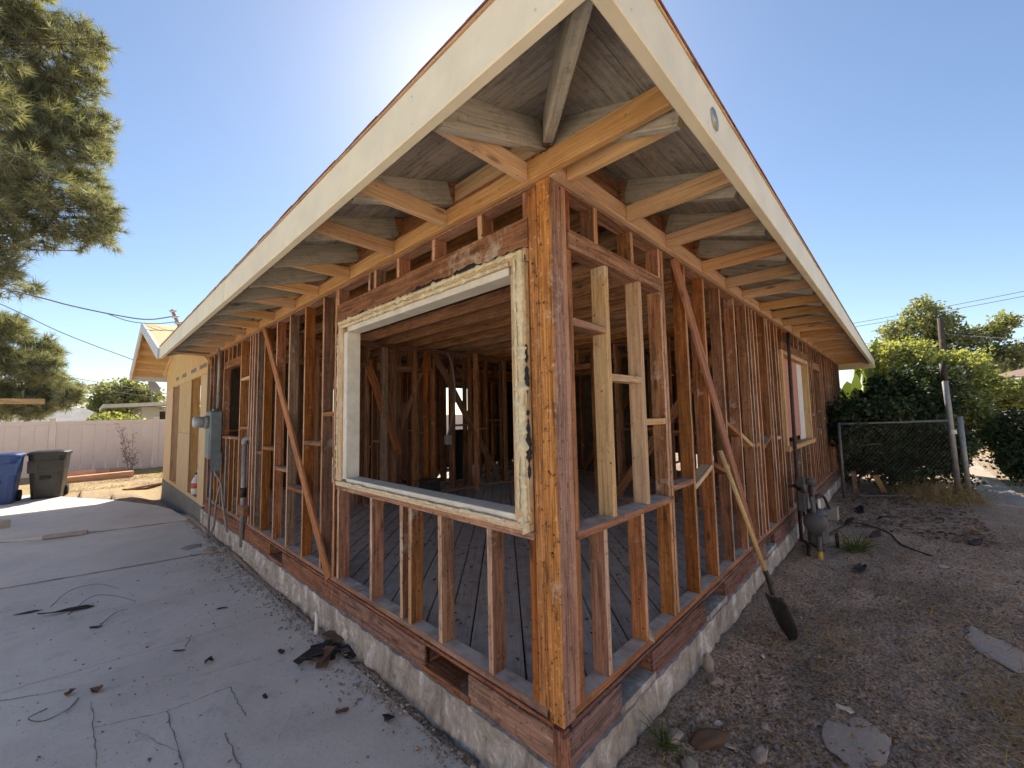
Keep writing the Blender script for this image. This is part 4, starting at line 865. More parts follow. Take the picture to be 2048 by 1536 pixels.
def bounce_fence(label, loc, rz, n):  # out of view fences, added so their sunlit faces bounce light to the house
    t = tag(empty('vinyl_fence', loc, rz), label, 'fence'); h = FZ1-FZ0
    for i in range(n):
        x = 2.44*i
        box('post', (x-.065, -.065, -.2), (x+.065, .065, h+.06), M['fence'], t, 0); box('top_rail', (x+.067, -.03, h-.12), (x+2.373, .03, h+.01), M['fence'], t, 0); box('bottom_rail', (x+.067, -.03, .02), (x+2.373, .03, .14), M['fence'], t, 0)
        for q in range(8): box('fence_board', (x+.068+q*.288, -.012, .141), (x+.068+q*.288+.2835, .012, h-.121), M['fence'], t, 0)
bounce_fence('unseen beige vinyl fence added on the left to bounce sunlight', (-5.6, -5.0, -.42), rad(90), 9)
bounce_fence('unseen beige vinyl fence added behind the camera to bounce sunlight', (-5.5, -5.0, -.42), 0, 6)
def cart(name, loc, rz, mat, label, w=.62, dpt=.68, h=1.02):
    t = thing(name, loc, label, 'trash bin', 'wheeled bins by the fence', rz)
    secs = [(.0, .78), (.03, .8), (.3, .86), (.62, .93), (.66, .96), (.9, 1.0), (1.0, 1.02)]; V = []; F = []; n = 16
    for zf, s in secs:
        for k in range(n):
            a = 2*math.pi*(k+.5)/n; c_, s_ = math.cos(a), math.sin(a); e = .28
            V.append((math.copysign(abs(c_)**e, c_)*w/2*s, math.copysign(abs(s_)**e, s_)*dpt/2*s, zf*h))
    for i in range(len(secs)-1):
        for k in range(n): F.append((i*n+k, i*n+(k+1) % n, (i+1)*n+(k+1) % n, (i+1)*n+k))
    F.append(tuple(range(n))[::-1]); F.append(tuple((len(secs)-1)*n+k for k in range(n)))
    link('body', pymesh('body', V, F), mat, t)
    # lid: domed slab with lip
    V = []; F = []
    for z, s in ((1.0, 1.06), (1.03, 1.1), (1.06, 1.09), (1.085, .98), (1.1, .8)):
        for k in range(n):
            a = 2*math.pi*(k+.5)/n; c_, s_ = math.cos(a), math.sin(a); e = .28; V.append((math.copysign(abs(c_)**e, c_)*w/2*s, math.copysign(abs(s_)**e, s_)*dpt/2*s, z*h))
    for i in range(4):
        for k in range(n): F.append((i*n+k, i*n+(k+1) % n, (i+1)*n+(k+1) % n, (i+1)*n+k))
    F.append(tuple(range(n))[::-1]); F.append(tuple(4*n+k for k in range(n))); link('lid', pymesh('lid', V, F), mat, t)
    fy = lambda z: -dpt/2*(.8+.22*z/h)
    def face(name, x0, x1, z0, z1, out, m2=mat): # slanted panel on the front face
        a, b = fy(z0)-.001, fy(z1)-.001; V = [(x0, a-out, z0), (x1, a-out, z0), (x1, b-out, z1), (x0, b-out, z1), (x0, a+.03, z0), (x1, a+.03, z0), (x1, b+.03, z1), (x0, b+.03, z1)]
        link(name, pymesh(name, V, [(0, 1, 2, 3), (4, 7, 6, 5), (0, 4, 5, 1), (1, 5, 6, 2), (2, 6, 7, 3), (3, 7, 4, 0)]), m2, t)
    face('shoulder_panel', -.3*w/.62, -.13, .62, .9, .018); face('shoulder_panel', .12, .29*w/.62, .64, .9, .018); face('brow_panel', -.13, .12, .8, .9, .02)
    face('grip_slot', -.1, .08, .46, .54, .006, M['tar']); face('grip_bar', -.095, .075, .485, .5, .02); face('front_rib', -.18, -.15, .06, .36, .014); face('front_rib', .14, .17, .06, .36, .014)
    for s in (-1, 1): lathe('wheel', [(.03, -.03), (.12, -.03), (.13, 0), (.12, .03), (.03, .03)], M['tar'], t, 18, 'x', (s*.27, dpt/2-.1, .13))
    tube('handle', [(-.24, dpt/2+.06, h*.94), (.24, dpt/2+.06, h*.94)], .018, mat, t)
    return t
cart('trash_bin', (-2.03, 13.95, -.46), rad(-7), M['blackp'], 'black wheeled trash bin standing right of the blue one')
cart('trash_bin', (-2.76, 13.6, -.46), rad(-5), M['blue'], 'blue wheeled recycling bin at the left edge by the fence')

def plank(a, b, w, h, label, mat=None): return tag(beam('lumber_plank', a, b, w, h, mat or M['copperlumber'], None), label, 'plank', 'stacked lumber by the fence')
plank((-2.0, 16.2, -.32), (-.38, 16.35, -.3), .28, .2, 'thick pale timber beam lying nearest on the dry grass')
plank((-2.1, 16.8, -.25), (-1.2, 16.85, -.25), .1, .3, 'short orange plank on edge, tallest of the lumber pile')
plank((-1.95, 17.0, -.26), (-.9, 17.05, -.26), .1, .22, 'orange plank on edge in the middle of the lumber pile')
plank((-1.8, 17.4, -.26), (-.5, 17.5, -.26), .12, .2, 'long orange plank on edge, farthest of the lumber pile')
plank((-.7, 13.6, -.44), (.3, 14.3, -.42), .14, .05, 'loose grey brown board lying on the dirt beside the slab', M['rim'])
tag(beam('roof_beam', (-4.2, 10.7, 1.735), (-2.03, 10.86, 1.735), .09, .1, M['infill'], None), 'horizontal orange timber beam entering from the left in front of the pine', 'beam')
t = tag(empty('beam_post', (-4.0, 10.72, -.5)), 'wooden post carrying the orange beam outside the left edge', 'post'); box('post', (-.05, -.05, 0), (.05, .05, 2.18), M['infill'], t)
tag(beam('scrap_board', (-1.85, 8.58, -.445), (-1.37, 8.5, -.445), .1, .045, M['slabstone'], None), 'thick grey strip of concrete lying along the slab crack', 'scrap')
# low patterned edging block at the left
t = thing('edging_block', (-3.1, 10.9, -.48), 'cream concrete edging block with a row of oval recesses', 'edging block', rz=rad(-50)); M['creamblock'] = plain('cream_block', (.55, .5, .4), .9, var=.1)
box('block', (-.9, -.05, 0), (1.15, .1, .16), M['creamblock'], t, .006)
for i in range(9): lathe('oval_recess', [(.028, -.056), (.02, -.052)], M['brownscrap'], t, 12, 'y', (.0+i*.11, 0, .075))

# ------------------------------------------------------------------ foliage builders
def quads_from(centres, dirs, ups, L, W):
    """leaf quads (diamond-ish): centre, long direction, side direction"""
    n = len(centres); V = np.empty((n, 4, 3)); a = dirs*L[:, None]; b = ups*W[:, None]
    V[:, 0] = centres; V[:, 1] = centres+a*.5+b; V[:, 2] = centres+a; V[:, 3] = centres+a*.5-b
    return V.reshape(-1, 3), np.arange(n*4).reshape(n, 4)
def unit(v): return v/np.maximum(1e-9, np.linalg.norm(v, axis=-1, keepdims=True))
def blob_points(blobs, n, shell=.55):
    """points spread through ellipsoid clumps, denser toward the skin. blobs: (cx,cy,cz,rx,ry,rz)"""
    B = np.array(blobs); vol = (B[:, 3]*B[:, 4]*B[:, 5])**.67; pick = rng.choice(len(B), n, p=vol/vol.sum()); d = unit(rng.normal(size=(n, 3)))
    r = shell+(1-shell)*rng.random(n)**.7; r *= 1+.18*rng.normal(size=n)
    return B[pick, :3]+d*B[pick, 3:]*r[:, None], d, pick
def leafmass(name, blobs, n, size, mat, parent, shell=.45, lift=.3, droop=0.0, aspect=.45, clump=5, kind=None):
    m = max(1, n//clump); C, D, pk = blob_points(blobs, m, shell); C = np.repeat(C, clump, 0); D = np.repeat(D, clump, 0)
    C = C+rng.normal(size=C.shape)*size*.9; dr = unit(D*.6+rng.normal(size=D.shape)*.8+np.array([0, 0, lift-droop])); s = unit(np.cross(dr, rng.normal(size=D.shape)))
    L = size*(.6+.8*rng.random(len(C))); Vv, Ff = quads_from(C, dr, s, L, L*aspect)
    tone = np.repeat(np.clip(.5+.25*rng.normal(size=len(C))+np.repeat(rng.normal(size=m), clump)*.15, 0, 1), 4)
    o = link(name, npmesh(name, Vv, Ff, tone), mat, parent)
    if kind: o['kind'] = kind
    return o
def limbs(name, base, blobs, r, mat, parent, nmax=14, trunk_top=None, lf=.4):
    ds = []; base = Vector(base); tt = Vector(trunk_top) if trunk_top is not None else None
    if tt is not None: ds.append(tube_data(smoothpts([base, base.lerp(tt, .5)+Vector((.05, .03, 0)), tt], 5), r, 8, r*.35))
    for b in blobs[:nmax]:
        c_ = Vector(b[:3]); st = base if tt is None else base.lerp(tt, max(.15, min(.95, (c_.z-base.z)/max(.1, tt.z-base.z)*.85)))
        ds.append(tube_data(smoothpts([st, st.lerp(c_, .5)+Vector((random.uniform(-.1, .1), random.uniform(-.1, .1), .1)), c_], 4), r*lf, 6, r*lf*.25))
    return multi(name, ds, mat, parent, True)
def frag(blobs, k=6, f=.42, rs=3):
    """break each clump into a smaller core and several ragged sub-clumps on its skin"""
    rr = random.Random(rs); out = []
    for b in blobs:
        out.append((b[0], b[1], b[2], b[3]*.72, b[4]*.72, b[5]*.72))
        for _ in range(k):
            d = Vector((rr.gauss(0, 1), rr.gauss(0, 1), rr.gauss(0, 1)+.2)).normalized(); q = rr.uniform(.75, 1.12); g = f*rr.uniform(.55, 1.25)
            out.append((b[0]+d.x*b[3]*q, b[1]+d.y*b[4]*q, b[2]+d.z*b[5]*q, b[3]*g, b[4]*g, b[5]*g))
    return out
def rel_blobs(blobs, loc): return [(b[0]-loc[0], b[1]-loc[1], b[2]-loc[2], *b[3:]) for b in blobs]

# big pine left: clusters of long needles along hanging boughs
def pine(name, loc, label, blobs, nclust, needle=.24, per=16, trunk_top=None, tr=.3):
    t = tag(empty(name, loc), label, 'tree'); bl = frag(rel_blobs(blobs, loc), 9, .36, 11)
    C, D, pk = blob_points(bl, nclust, .6); ax_ = unit(D*.9+rng.normal(size=D.shape)*.35+np.array([0, 0, .3]))
    C = np.repeat(C, per, 0); A = np.repeat(ax_, per, 0); sp = unit(A*.7+rng.normal(size=A.shape)*.5); C = C+A*(rng.random(len(C))[:, None]-.6)*needle*.5
    s = unit(np.cross(sp, rng.normal(size=sp.shape))); L = needle*(.75+.5*rng.random(len(C)))
    W = np.full(len(C), .0085)*(.8+.5*rng.random(len(C))); n = len(C); Vv = np.empty((n, 3, 3)); Vv[:, 0] = C-s*W[:, None]; Vv[:, 1] = C+s*W[:, None]; Vv[:, 2] = C+sp*L[:, None]
    tone = np.repeat(np.clip(.45+.18*rng.normal(size=n)+np.repeat(rng.normal(size=nclust), per)*.28, 0, 1), 3)
    link('crown', npmesh('crown', Vv.reshape(-1, 3), np.arange(n*3).reshape(n, 3), tone), M['pine'], t)
    # twigs to clusters
    ds = []
    for i in range(0, nclust*per, per*6):
        c_ = Vector(C[i]); b = bl[pk[i//per]]; st = Vector(b[:3]); ds.append(tube_data([st, st.lerp(c_, .55)+Vector((0, 0, -.05)), c_], .014, 4, .004, False))
    multi('twigs', ds, M['bark'], t)
    limbs('trunk', (0, 0, 0), bl[::5], tr, M['bark'], t, 60, (trunk_top[0]-loc[0], trunk_top[1]-loc[1], trunk_top[2]-loc[2]), .13)
    return t
PB = []
rp = random.Random(5)
def PP(px, py, d, r): # pixel-free: (x, z) offsets measured on the plane of the pine
    PB.append((px, d, py, r, r*1.05, r*.85))
for x, z, r in [(-3.6, 14.6, 1.5), (-2.6, 13.9, 1.0), (-3.9, 12.6, 1.6), (-2.2, 12.3, .9), (-1.9, 11.2, .75), (-3.1, 11.2, 1.4), (-4.3, 10.3, 1.5), (-2.4, 10.2, 1.0), (-1.75, 9.5, .7), (-3.2, 9.3, 1.3), (-4.3, 8.3, 1.4), (-2.6, 8.4, 1.0), (-1.6, 8.0, .72), (-1.4, 7.4, .6), (-1.95, 7.3, .5), (-3.3, 7.2, 1.1), (-4.4, 6.4, 1.2), (-3.5, 5.9, .8), (-3.2, 5.3, .6), (-5.2, 9, 1.8), (-5.4, 12, 2.0), (-5.2, 6.0, 1.6), (-4.6, 14.6, 1.7), (-1.3, 8.1, .45), (-1.7, 10.4, .5), (-2.0, 13.2, .6)]:
    PP(x, z, 17.6+rp.uniform(-1.2, 1.2), r)
pine('pine_tree', (-6.2, 18.6, -.3), 'tall pine tree with drooping needle boughs at the left edge', PB, 11500, .3, 20, (-6.0, 18.4, 16), .32)
PB2 = []
for x, z, r in [(-3.3, 4.3, .6), (-2.7, 3.9, .5), (-3.4, 3.4, .7), (-2.6, 3.0, .6), (-3.1, 2.4, .7), (-2.2, 2.5, .5), (-1.9, 2.2, .4), (-3.6, 2.0, .7), (-2.6, 1.9, .5), (-4.0, 3.0, .8)]:
    PB2.append((x, 19.6+rp.uniform(-.5, .5), z, r, r, r*.7))
pine('pine_tree', (-4.6, 20.2, -.3), 'smaller low pine with layered boughs behind the fence', PB2, 3400, .26, 18, (-4.3, 20.0, 4.6), .16)
for o in list(bpy.data.objects):
    if o.name.startswith('pine_tree'): o['group'] = 'pine trees'

# round tree far behind the fence
def tree(name, loc, label, blobs, n, size, mat, ttop, r=.2, group=None, cat='tree', **kw):
    t = tag(empty(name, loc), label, cat, group); bl0 = rel_blobs(blobs, loc); bl = frag(bl0, 7, .36, len(blobs)); leafmass('crown', bl, n, size, M[mat], t, **kw)
    limbs('trunk', (0, 0, 0), bl[::3], r, M['bark'], t, 40, (ttop[0]-loc[0], ttop[1]-loc[1], ttop[2]-loc[2])); return t
tree('round_tree', (.4, 39, -.4), 'round dark green tree far behind the neighbour roof', [(-.2, 39, 2.9, 1.4, 1.4, 1.0), (.9, 38.8, 3.1, 1.3, 1.3, .9), (.2, 39, 3.7, 1.0, 1, .6), (1.5, 39, 2.5, .9, 1, .7), (-.9, 39, 2.2, .8, .8, .8), (.4, 39, 2.0, 1.5, 1, .8)], 7000, .2, 'leaftree', (.4, 39, 3), .2)
tree('garden_shrub', (-.6, 24, -.4), 'bright green shrub showing just above the fence', [(-.9, 24, 1.35, .6, .5, .42), (-.2, 24, 1.25, .6, .5, .35)], 1600, .12, 'leaflight', (-.6, 24, 1.2), .05, cat='shrub')
# neighbour houses over the fence
t = thing('neighbour_house', (3.1, 27.2, .0), 'low neighbour house with wide pale eave and barred window behind the fence', 'house')
box('wall', (-2.6, 0, 0), (5, 6, 2.1), M['stucco'], t, 0); prism('roof', [(-4.0, -1.0, 2.05), (6, -1.0, 2.65), (6, 7, 2.75), (-4.0, 7, 2.15)], .12, M['rooftile'], t); box('fascia', (-4.05, -1.1, 2.02), (-3.9, 7, 2.2), M['casingw'], t); beam('fascia', (-4.0, -1.06, 2.1), (6, -1.06, 2.7), .06, .18, M['casingw'], t)
box('porch_roof', (-1.9, -1.3, 1.95), (3.0, 0, 2.0), M['casingw'], t, 0)
w = box('window', (-1.9, -.03, .8), (.4, -.004, 1.85), M['darkglass'], t, 0)
for i in range(9): box('window_bar', (-1.85+i*.27, -.07, .8), (-1.83+i*.27, -.05, 1.85), M['tar'], t, 0)
t = thing('neighbour_house', (-2.6, 29.5, -.4), 'far neighbour house with low grey roof behind the fence', 'house'); box('wall', (-1.6, 0, 0), (2.0, 4, 1.75), M['stucco'], t, 0); prism('roof', [(-2.2, -.6, 1.7), (2.4, -.6, 1.7), (1.0, 2, 2.5), (-.8, 2, 2.5)], .06, M['rooftile'], t); prism('roof', [(2.4, -.6, 1.7), (2.4, 4.6, 1.7), (1.0, 2, 2.5)], .06, M['rooftile'], t); box('fascia', (-2.25, -.66, 1.62), (2.45, -.6, 1.74), M['casingw'], t, 0)
# satellite dish on the low house
t = thing('satellite_dish', (.82, 26.6, 2.3), 'round grey satellite dish on the neighbour roof', 'satellite dish'); tube('mast', [(0, 0, 0), (0, 0, .55)], .03, M['galv'], t)
pr = [(.02, 0), (.14, .02), (.26, .07), (.36, .14), (.36, .155), (.26, .085), (.14, .035), (.02, .015)]
d_ = lathe('dish', pr, M['rooftile'], t, 22, 'y'); d_.location = (-.05, -.05, .75); d_.rotation_euler = (rad(28), 0, rad(-62)); tube('feed_arm', [(0, -.02, .45), (-.25, -.32, .5), (-.3, -.36, .62)], .015, M['galv'], t)
# dry shrub by the fence
t = thing('dry_shrub', (-.38, 17.55, -.33), 'tall dead brown weed standing against the vinyl fence', 'dry plant'); ds = []
for i in range(9):
    a = random.uniform(-.5, .5); h = random.uniform(.5, 1.55) if i else 1.6; p0 = Vector((random.uniform(-.06, .06), 0, 0)); p1 = p0+Vector((a*h*.7, random.uniform(-.1, .1), h))
    pts = smoothpts([p0, p0.lerp(p1, .5)+Vector((-a*.1, 0, .06)), p1], 5); ds.append(tube_data(pts, .009, 4, .003))
    for q in range(14):
        b = p0.lerp(p1, random.uniform(.25, 1)); e = b+Vector((random.uniform(-.12, .12), random.uniform(-.08, .08), random.uniform(.02, .12))); ds.append(tube_data([b, e], .005, 3, .012))
multi('stems', ds, plain('dry_weed_stem', (.34, .25, .18), .95, var=.3), t)

# ------------------------------------------------------------------ wires
tag(tube('service_cable', smoothpts([(-6.5, 10.2, 4.35), (-2.67, 10.81, 3.84), (-1.78, 10.87, 3.68), (-1.05, 10.86, 3.585), (-.6, 10.7, 3.55), (-.2, 10.32, 3.62)], 8), .013, M['wire'], None), 'thick twisted power cable sagging from the left to the roof mast', 'cable')
tag(tube('service_cable', smoothpts([(-1.3, 10.87, 3.62), (-.9, 10.9, 3.5), (-.5, 10.7, 3.47), (-.16, 10.32, 3.5)], 8), .009, M['wire'], None), 'loose thin strand hanging under the twisted cable near the roof mast', 'cable')
tag(tube('phone_cable', smoothpts([(-5.0, 14.6, 5.2), (-3.06, 14.79, 4.29), (-1.95, 14.86, 3.69), (-.64, 14.85, 3.13), (.6, 14.4, 2.6)], 8), .011, M['wire'], None), 'thin dark cable dropping across the sky to the addition eave', 'cable')
for i, (za, zb) in enumerate(((4.9, 2.25), (4.5, 2.0))):
    tag(tube('far_cable', smoothpts([(-7, 24, za), (-3, 24.5, (za+zb)/2-.05), (3.5, 25, zb)], 8), .012, M['wire'], None), ('upper', 'lower')[i]+' of two thin cables running low over the fence', 'cable')
t = thing('roof_mast', (.02, 10.3, 3.05), 'leaning metal service mast with insulators on the roof', 'mast'); tube('pipe', [(0, 0, 0), (-.28, .0, .7)], .034, M['rubble'], t)
for q in (.6, .78, .95): tube('insulator', [(-.28*q-.06, -.03, .7*q-.02), (-.28*q+.06, -.03, .7*q+.02)], .022, M['stucco'], t)

# ------------------------------------------------------------------ background right: gate, shrubs, trees, pole, house
G0, G1 = Vector((8.45, -.22, -.42)), Vector((9.74, -1.72, -.42)); gd = (G1-G0); gl = gd.length; gu = gd.normalized()
M['gatewire'] = plain('dull_grey_steel', (.16, .16, .15), .6, .5, var=.3, scale=14, bmp=.05, dirt=.3)
gate = tag(empty('chain_link_gate', tuple(G0)), 'chain link gate of grey pipe beside the far end of wall', 'gate')
R0 = lambda u, z: tuple(gu*u+Vector((0, 0, z)))
tube('frame_post', [R0(0, -.1), R0(0, 1.45)], .026, M['gatewire'], gate); tube('frame_rail', [R0(0, 1.42), R0(gl, 1.45)], .022, M['gatewire'], gate); tube('frame_rail', [R0(0, .08), R0(gl, .06)], .018, M['gatewire'], gate)
ds = []; sp_ = .08
i = -20
while i*sp_ < gl:
    for sgn in (1, -1):
        u0 = i*sp_; pts = []
        a, b = (u0, .08), (u0+1.35, 1.43)
        if sgn < 0: a, b = (u0, 1.43), (u0+1.35, .08)
        # clip to 0..gl
        lo = max(0, (0-a[0])/1.35); hi = min(1, (gl-a[0])/1.35)
        if hi-lo > .03: ds.append(tube_data([R0(a[0]+1.35*lo, a[1]+(b[1]-a[1])*lo), R0(a[0]+1.35*hi, a[1]+(b[1]-a[1])*hi)], 0.0017, 3, None, False))
    i += 1
w_ = multi('wire_mesh', ds, M['gatewire'], gate); w_['kind'] = 'stuff'
t = thing('fence_post', tuple(G1+gu*.06), 'tall grey steel pipe post at the gate, cut off above head height', 'post'); tube('pipe', [(0, 0, -.1), (-.01, .02, 1.6), (-.02, .04, 2.5)], .045, M['galv'], t, 12); tube('clamp', [(0, .0, 1.2), (0, .0, 1.28)], .056, M['stucco'], t, 12); tube('top_sleeve', [(-.02, .036, 2.2), (-.02, .042, 2.53)], .05, M['iron'], t, 12)
tag(tube('fence_post', [(9.86, -1.9, -.5), (9.85, -1.88, 1.1)], .04, M['galv'], None, 12), 'shorter grey pipe post right beside the tall gate post', 'post')
dk = [(10.5, -.55, .8, .7, .5, .5), (10.9, -1.1, 1.45, .7, .55, .55), (10.3, -.25, .75, .6, .4, .4), (10.7, -1.1, .8, .7, .65, .6), (10.9, -.75, 1.3, .5, .4, .4), (11.0, -.9, .1, .8, .7, .5), (11.0, -1.5, 1.3, .6, .5, .5), (10.5, -.9, .25, .6, .6, .5), (11.2, -1.7, .3, .6, .5, .6), (9.2, -.22, 1.0, .5, .28, .35), (8.9, -.35, .8, .35, .25, .3), (9.5, -.9, 1.1, .4, .35, .25), (9.3, -.5, 1.25, .45, .35, .25), (9.7, -.3, .95, .5, .35, .3), (11.2, -1.75, 1.75, .45, .4, .3), (10.4, -.4, .1, .5, .45, .45), (10.9, -1.5, .55, .6, .5, .5), (10.2, -1.2, -.1, .5, .6, .3), (10.9, -1.3, 1.85, .4, .4, .3)]
tree('climbing_bush', (10.8, -.85, -.45), 'dense dark green bush swallowing the chain link gate', dk, 42000, .066, 'leafdark', (10.8, -.9, 1.7), .07, cat='bush', shell=.3)
lt = [(13.5, -1.1, 2.4, .8, .7, .5), (13.6, -1.9, 2.1, .9, .7, .5), (13.5, -1.5, 1.6, .9, .8, .6), (13.9, -2.6, 1.7, .9, .7, .5), (14.0, -3.3, 1.5, .9, .6, .35), (13.6, -2.3, 1.1, .9, .7, .45), (13.5, -.7, 1.9, .5, .5, .5), (14.2, -3.9, 1.35, .8, .5, .25), (13.3, -1.9, .7, .7, .6, .5), (13.6, -1.5, 2.75, .5, .45, .3), (13.7, -2.2, 2.35, .6, .5, .3)]
tree('sunlit_shrub', (13.6, -2.0, -.45), 'large sunlit yellow green shrub behind the gate', lt, 27000, .078, 'leaflight', (13.6, -2.0, 2.2), .08, cat='shrub', shell=.35)
rb = [(13.0, -3.0, .55, .9, .7, .55), (13.2, -3.6, .4, .9, .7, .55), (13.3, -4.3, .45, .8, .7, .5), (12.8, -3.3, -.05, .8, .7, .4), (12.6, -2.75, .15, .5, .4, .45), (13.0, -4.0, .0, .8, .7, .45)]
tree('hedge_bush', (13.0, -3.4, -.45), 'rounded dark hedge bush at the right edge beside the path', rb, 22000, .068, 'leafdark', (13.0, -3.4, .5), .06, cat='bush', shell=.4)
tt = [(28.5, -2.5, 6.0, .9, .9, .7), (28.6, -1.6, 5.3, .9, .9, .6), (28.4, -2.8, 5.1, 1.1, 1, .8), (28.5, -1.3, 4.5, .8, .8, .6), (28.4, -3.2, 4.2, 1.1, 1, .7), (28.4, -4.4, 4.9, .7, .7, .4), (28.4, -4.9, 5.3, .5, .5, .3), (28.3, -4.9, 3.7, 1.1, 1, .7), (28.3, -5.7, 3.4, .7, .7, .5), (28.5, -2.2, 3.6, 1.3, 1.2, 1.0), (28.3, -4.0, 3.0, 1.2, 1, .8)]
tree('grey_green_tree', (28.5, -2.8, -.4), 'tall grey green tree standing far behind the shrubs at right', tt, 17000, .13, 'leaftree', (28.5, -2.6, 5.4), .18, shell=.5)
# banana plant: big paddle leaves
t = tag(empty('banana_plant', (13.2, -.25, -.45)), 'banana plant with large torn paddle leaves beside roof corner', 'banana plant')
def paddle(base, tipv, w, tone, sag=.2):
    base, tipv = Vector(base), Vector(tipv); n = 10; V = []; F = []; sd_ = (tipv-base).cross(Vector((.8, .55, .2))).normalized()
    for i in range(n+1):
        v = i/n; p = base.lerp(tipv, v)+Vector((0, 0, -sag*v*v)); ww = w*math.sin(math.pi*min(1, .08+v*.92))**.6*(1 if i % 3 else .85)
        V += [p-sd_*ww+Vector((0, 0, -.05)), p, p+sd_*ww+Vector((0, 0, -.05))]
        if i:
            b = 3*(i-1); F += [(b, b+1, b+4, b+3), (b+1, b+2, b+5, b+4)]
    me = npmesh('leaf', np.array([tuple(v) for v in V]), np.array(F), np.full(len(V), tone)); link('leaf', me, M['banana'], t)
paddle((.0, -.2, 2.3), (.0, -.5, 3.75), .2, .95, .1); paddle((0, .1, 1.6), (-.1, .2, 2.75), .22, .6, .2); paddle((0, .0, 1.5), (-.3, .1, 2.5), .18, .25, .5); paddle((0, 0, 1.2), (-.2, -.1, 2.4), .2, .8, .6); paddle((.1, .2, 1.3), (.1, .45, 2.6), .18, .5, .5); paddle((.2, -.6, 1.9), (.4, -1.3, 3.35), .2, .8, .4); paddle((.2, .0, 2.4), (.3, -.12, 3.95), .1, .1, .05); paddle((0, .1, .9), (-.3, .25, 1.9), .2, .8, .4); paddle((0, -.1, 1.0), (-.3, -.2, 2.0), .16, .7, .5)
paddle((-.1, .05, 1.5), (-.3, -.02, 2.9), .15, .9, .15); paddle((0, .3, 1.5), (-.2, .4, 2.65), .13, .3, .2); paddle((-.1, -.2, 1.6), (-.4, -.28, 2.7), .16, .6, .2); paddle((-.1, .2, 1.2), (-.4, .3, 2.3), .14, .8, .3)
tube('stem', [(0, 0, 0), (0, 0, 1.5)], .09, M['bark'], t, 10, .06)
t = thing('utility_pole', (25.5, -2.62, -.4), 'dark wooden utility pole rising among the trees at right', 'utility pole'); tube('pole', [(0, 0, 0), (0, 0, 5.75)], .13, M['bark'], t, 10, .1); box('transformer_bracket', (-.3, -.05, 4.6), (.0, .05, 4.75), M['bark'], t)
for i, (z0, z1, y0, y1) in enumerate(((7.05, 8.4, 6, -12), (6.8, 8.1, 6, -12), (5.6, 6.6, 6, -12), (5.35, 6.2, 6, -12))):
    nm = ('topmost', 'second', 'third', 'lowest')[i]
    tag(tube('power_line', smoothpts([(36, y0, z0), (36, (y0+y1)/2, (z0+z1)/2-.15), (36, y1, z1)], 6), .016, M['wire'], None), nm+' of the four power lines crossing the sky at right', 'power line')
tag(tube('drop_wire', smoothpts([(25.5, -2.7, 4.6), (23, -5, 3.7), (20, -8, 3.0)], 6), .012, M['wire'], None), 'thin wire dropping from the pole toward the house at right', 'cable')
t = thing('neighbour_house', (20.8, -7.2, -.4), 'white neighbour house with brown tiled roof at the right edge', 'house'); box('wall', (0, 0, 0), (5, 3.6, 2.5), M['stucco'], t, 0); prism('roof', [(-.4, -.5, 2.5), (5.4, -.5, 2.5), (5.4, 4.0, 2.55), (-.4, 4.0, 2.55)], .05, M['casingw'], t); prism('roof', [(-.4, 4.0, 2.62), (-.4, -.5, 2.62), (2.5, 1.7, 3.3)], .05, M['browntile'], t); prism('roof', [(5.4, 4.0, 2.62), (-.4, 4.0, 2.62), (2.5, 1.7, 3.3)], .05, M['browntile'], t); prism('roof', [(-.4, -.5, 2.62), (5.4, -.5, 2.62), (2.5, 1.7, 3.3)], .05, M['browntile'], t); box('window', (-.02, 1.2, .9), (-.005, 2.4, 1.9), M['darkglass'], t, 0)
tag(box('garden_path', (9.4, -2.6, -.47), (18, -2.05, -.385), M['slabstone'], None, .01), kind='structure')
tag(beam('wood_stake', (9.75, -.75, -.42), (9.75, -.62, -.08), .09, .02, M['infill'], None, (1, 0, 0)), 'pale broken slat stuck in the soil under the gate', 'slat')
tag(beam('wood_stake', (9.1, -.35, -.42), (9.12, -.33, .05), .07, .02, M['rim'], None, (1, 0, 0)), 'narrow weathered stake standing beside the gate hinge post', 'stake')

# ------------------------------------------------------------------ debris, gravel, grass
def rockmesh(seed, n=3):
    bm = bmesh.new(); bmesh.ops.create_icosphere(bm, subdivisions=n, radius=1); rr = random.Random(seed)
    o = Vector((rr.uniform(0, 50), rr.uniform(0, 50), rr.uniform(0, 50)))
    for v in bm.verts: v.co *= 1+.4*noise.noise(v.co*1.3+o)+.2*abs(noise.noise(v.co*3+o))-.12*abs(noise.noise(v.co*7+o))
    me = bpy.data.meshes.new('rock'); bm.to_mesh(me); bm.free(); me.polygons.foreach_set('use_smooth', [True]*len(me.polygons)); return me
def gravel(name, pts, smin, smax, mat, flat=.7):
    base = np.array([(1, 0, 0), (-1, 0, 0), (0, 1, 0), (0, -1, 0), (0, 0, 1), (0, 0, -1)], float); f = np.array([(0, 2, 4), (2, 1, 4), (1, 3, 4), (3, 0, 4), (2, 0, 5), (1, 2, 5), (3, 1, 5), (0, 3, 5)])
    n = len(pts); s = smin+(smax-smin)*rng.random(n)**3; V = base[None]*(1+.35*rng.normal(size=(n, 6, 1)))*s[:, None, None]; V[..., 2] *= flat
    a = rng.random(n)*6.28; ca, sa = np.cos(a), np.sin(a); x = V[..., 0]*ca[:, None]-V[..., 1]*sa[:, None]; y = V[..., 0]*sa[:, None]+V[..., 1]*ca[:, None]
    V = np.stack([x, y, V[..., 2]+.35*s[:, None]], -1)+np.array(pts)[:, None, :]
    F = (f[None]+np.arange(n)[:, None, None]*6).reshape(-1, 3); return link(name, npmesh(name, V.reshape(-1, 3), F), mat)
pts = []
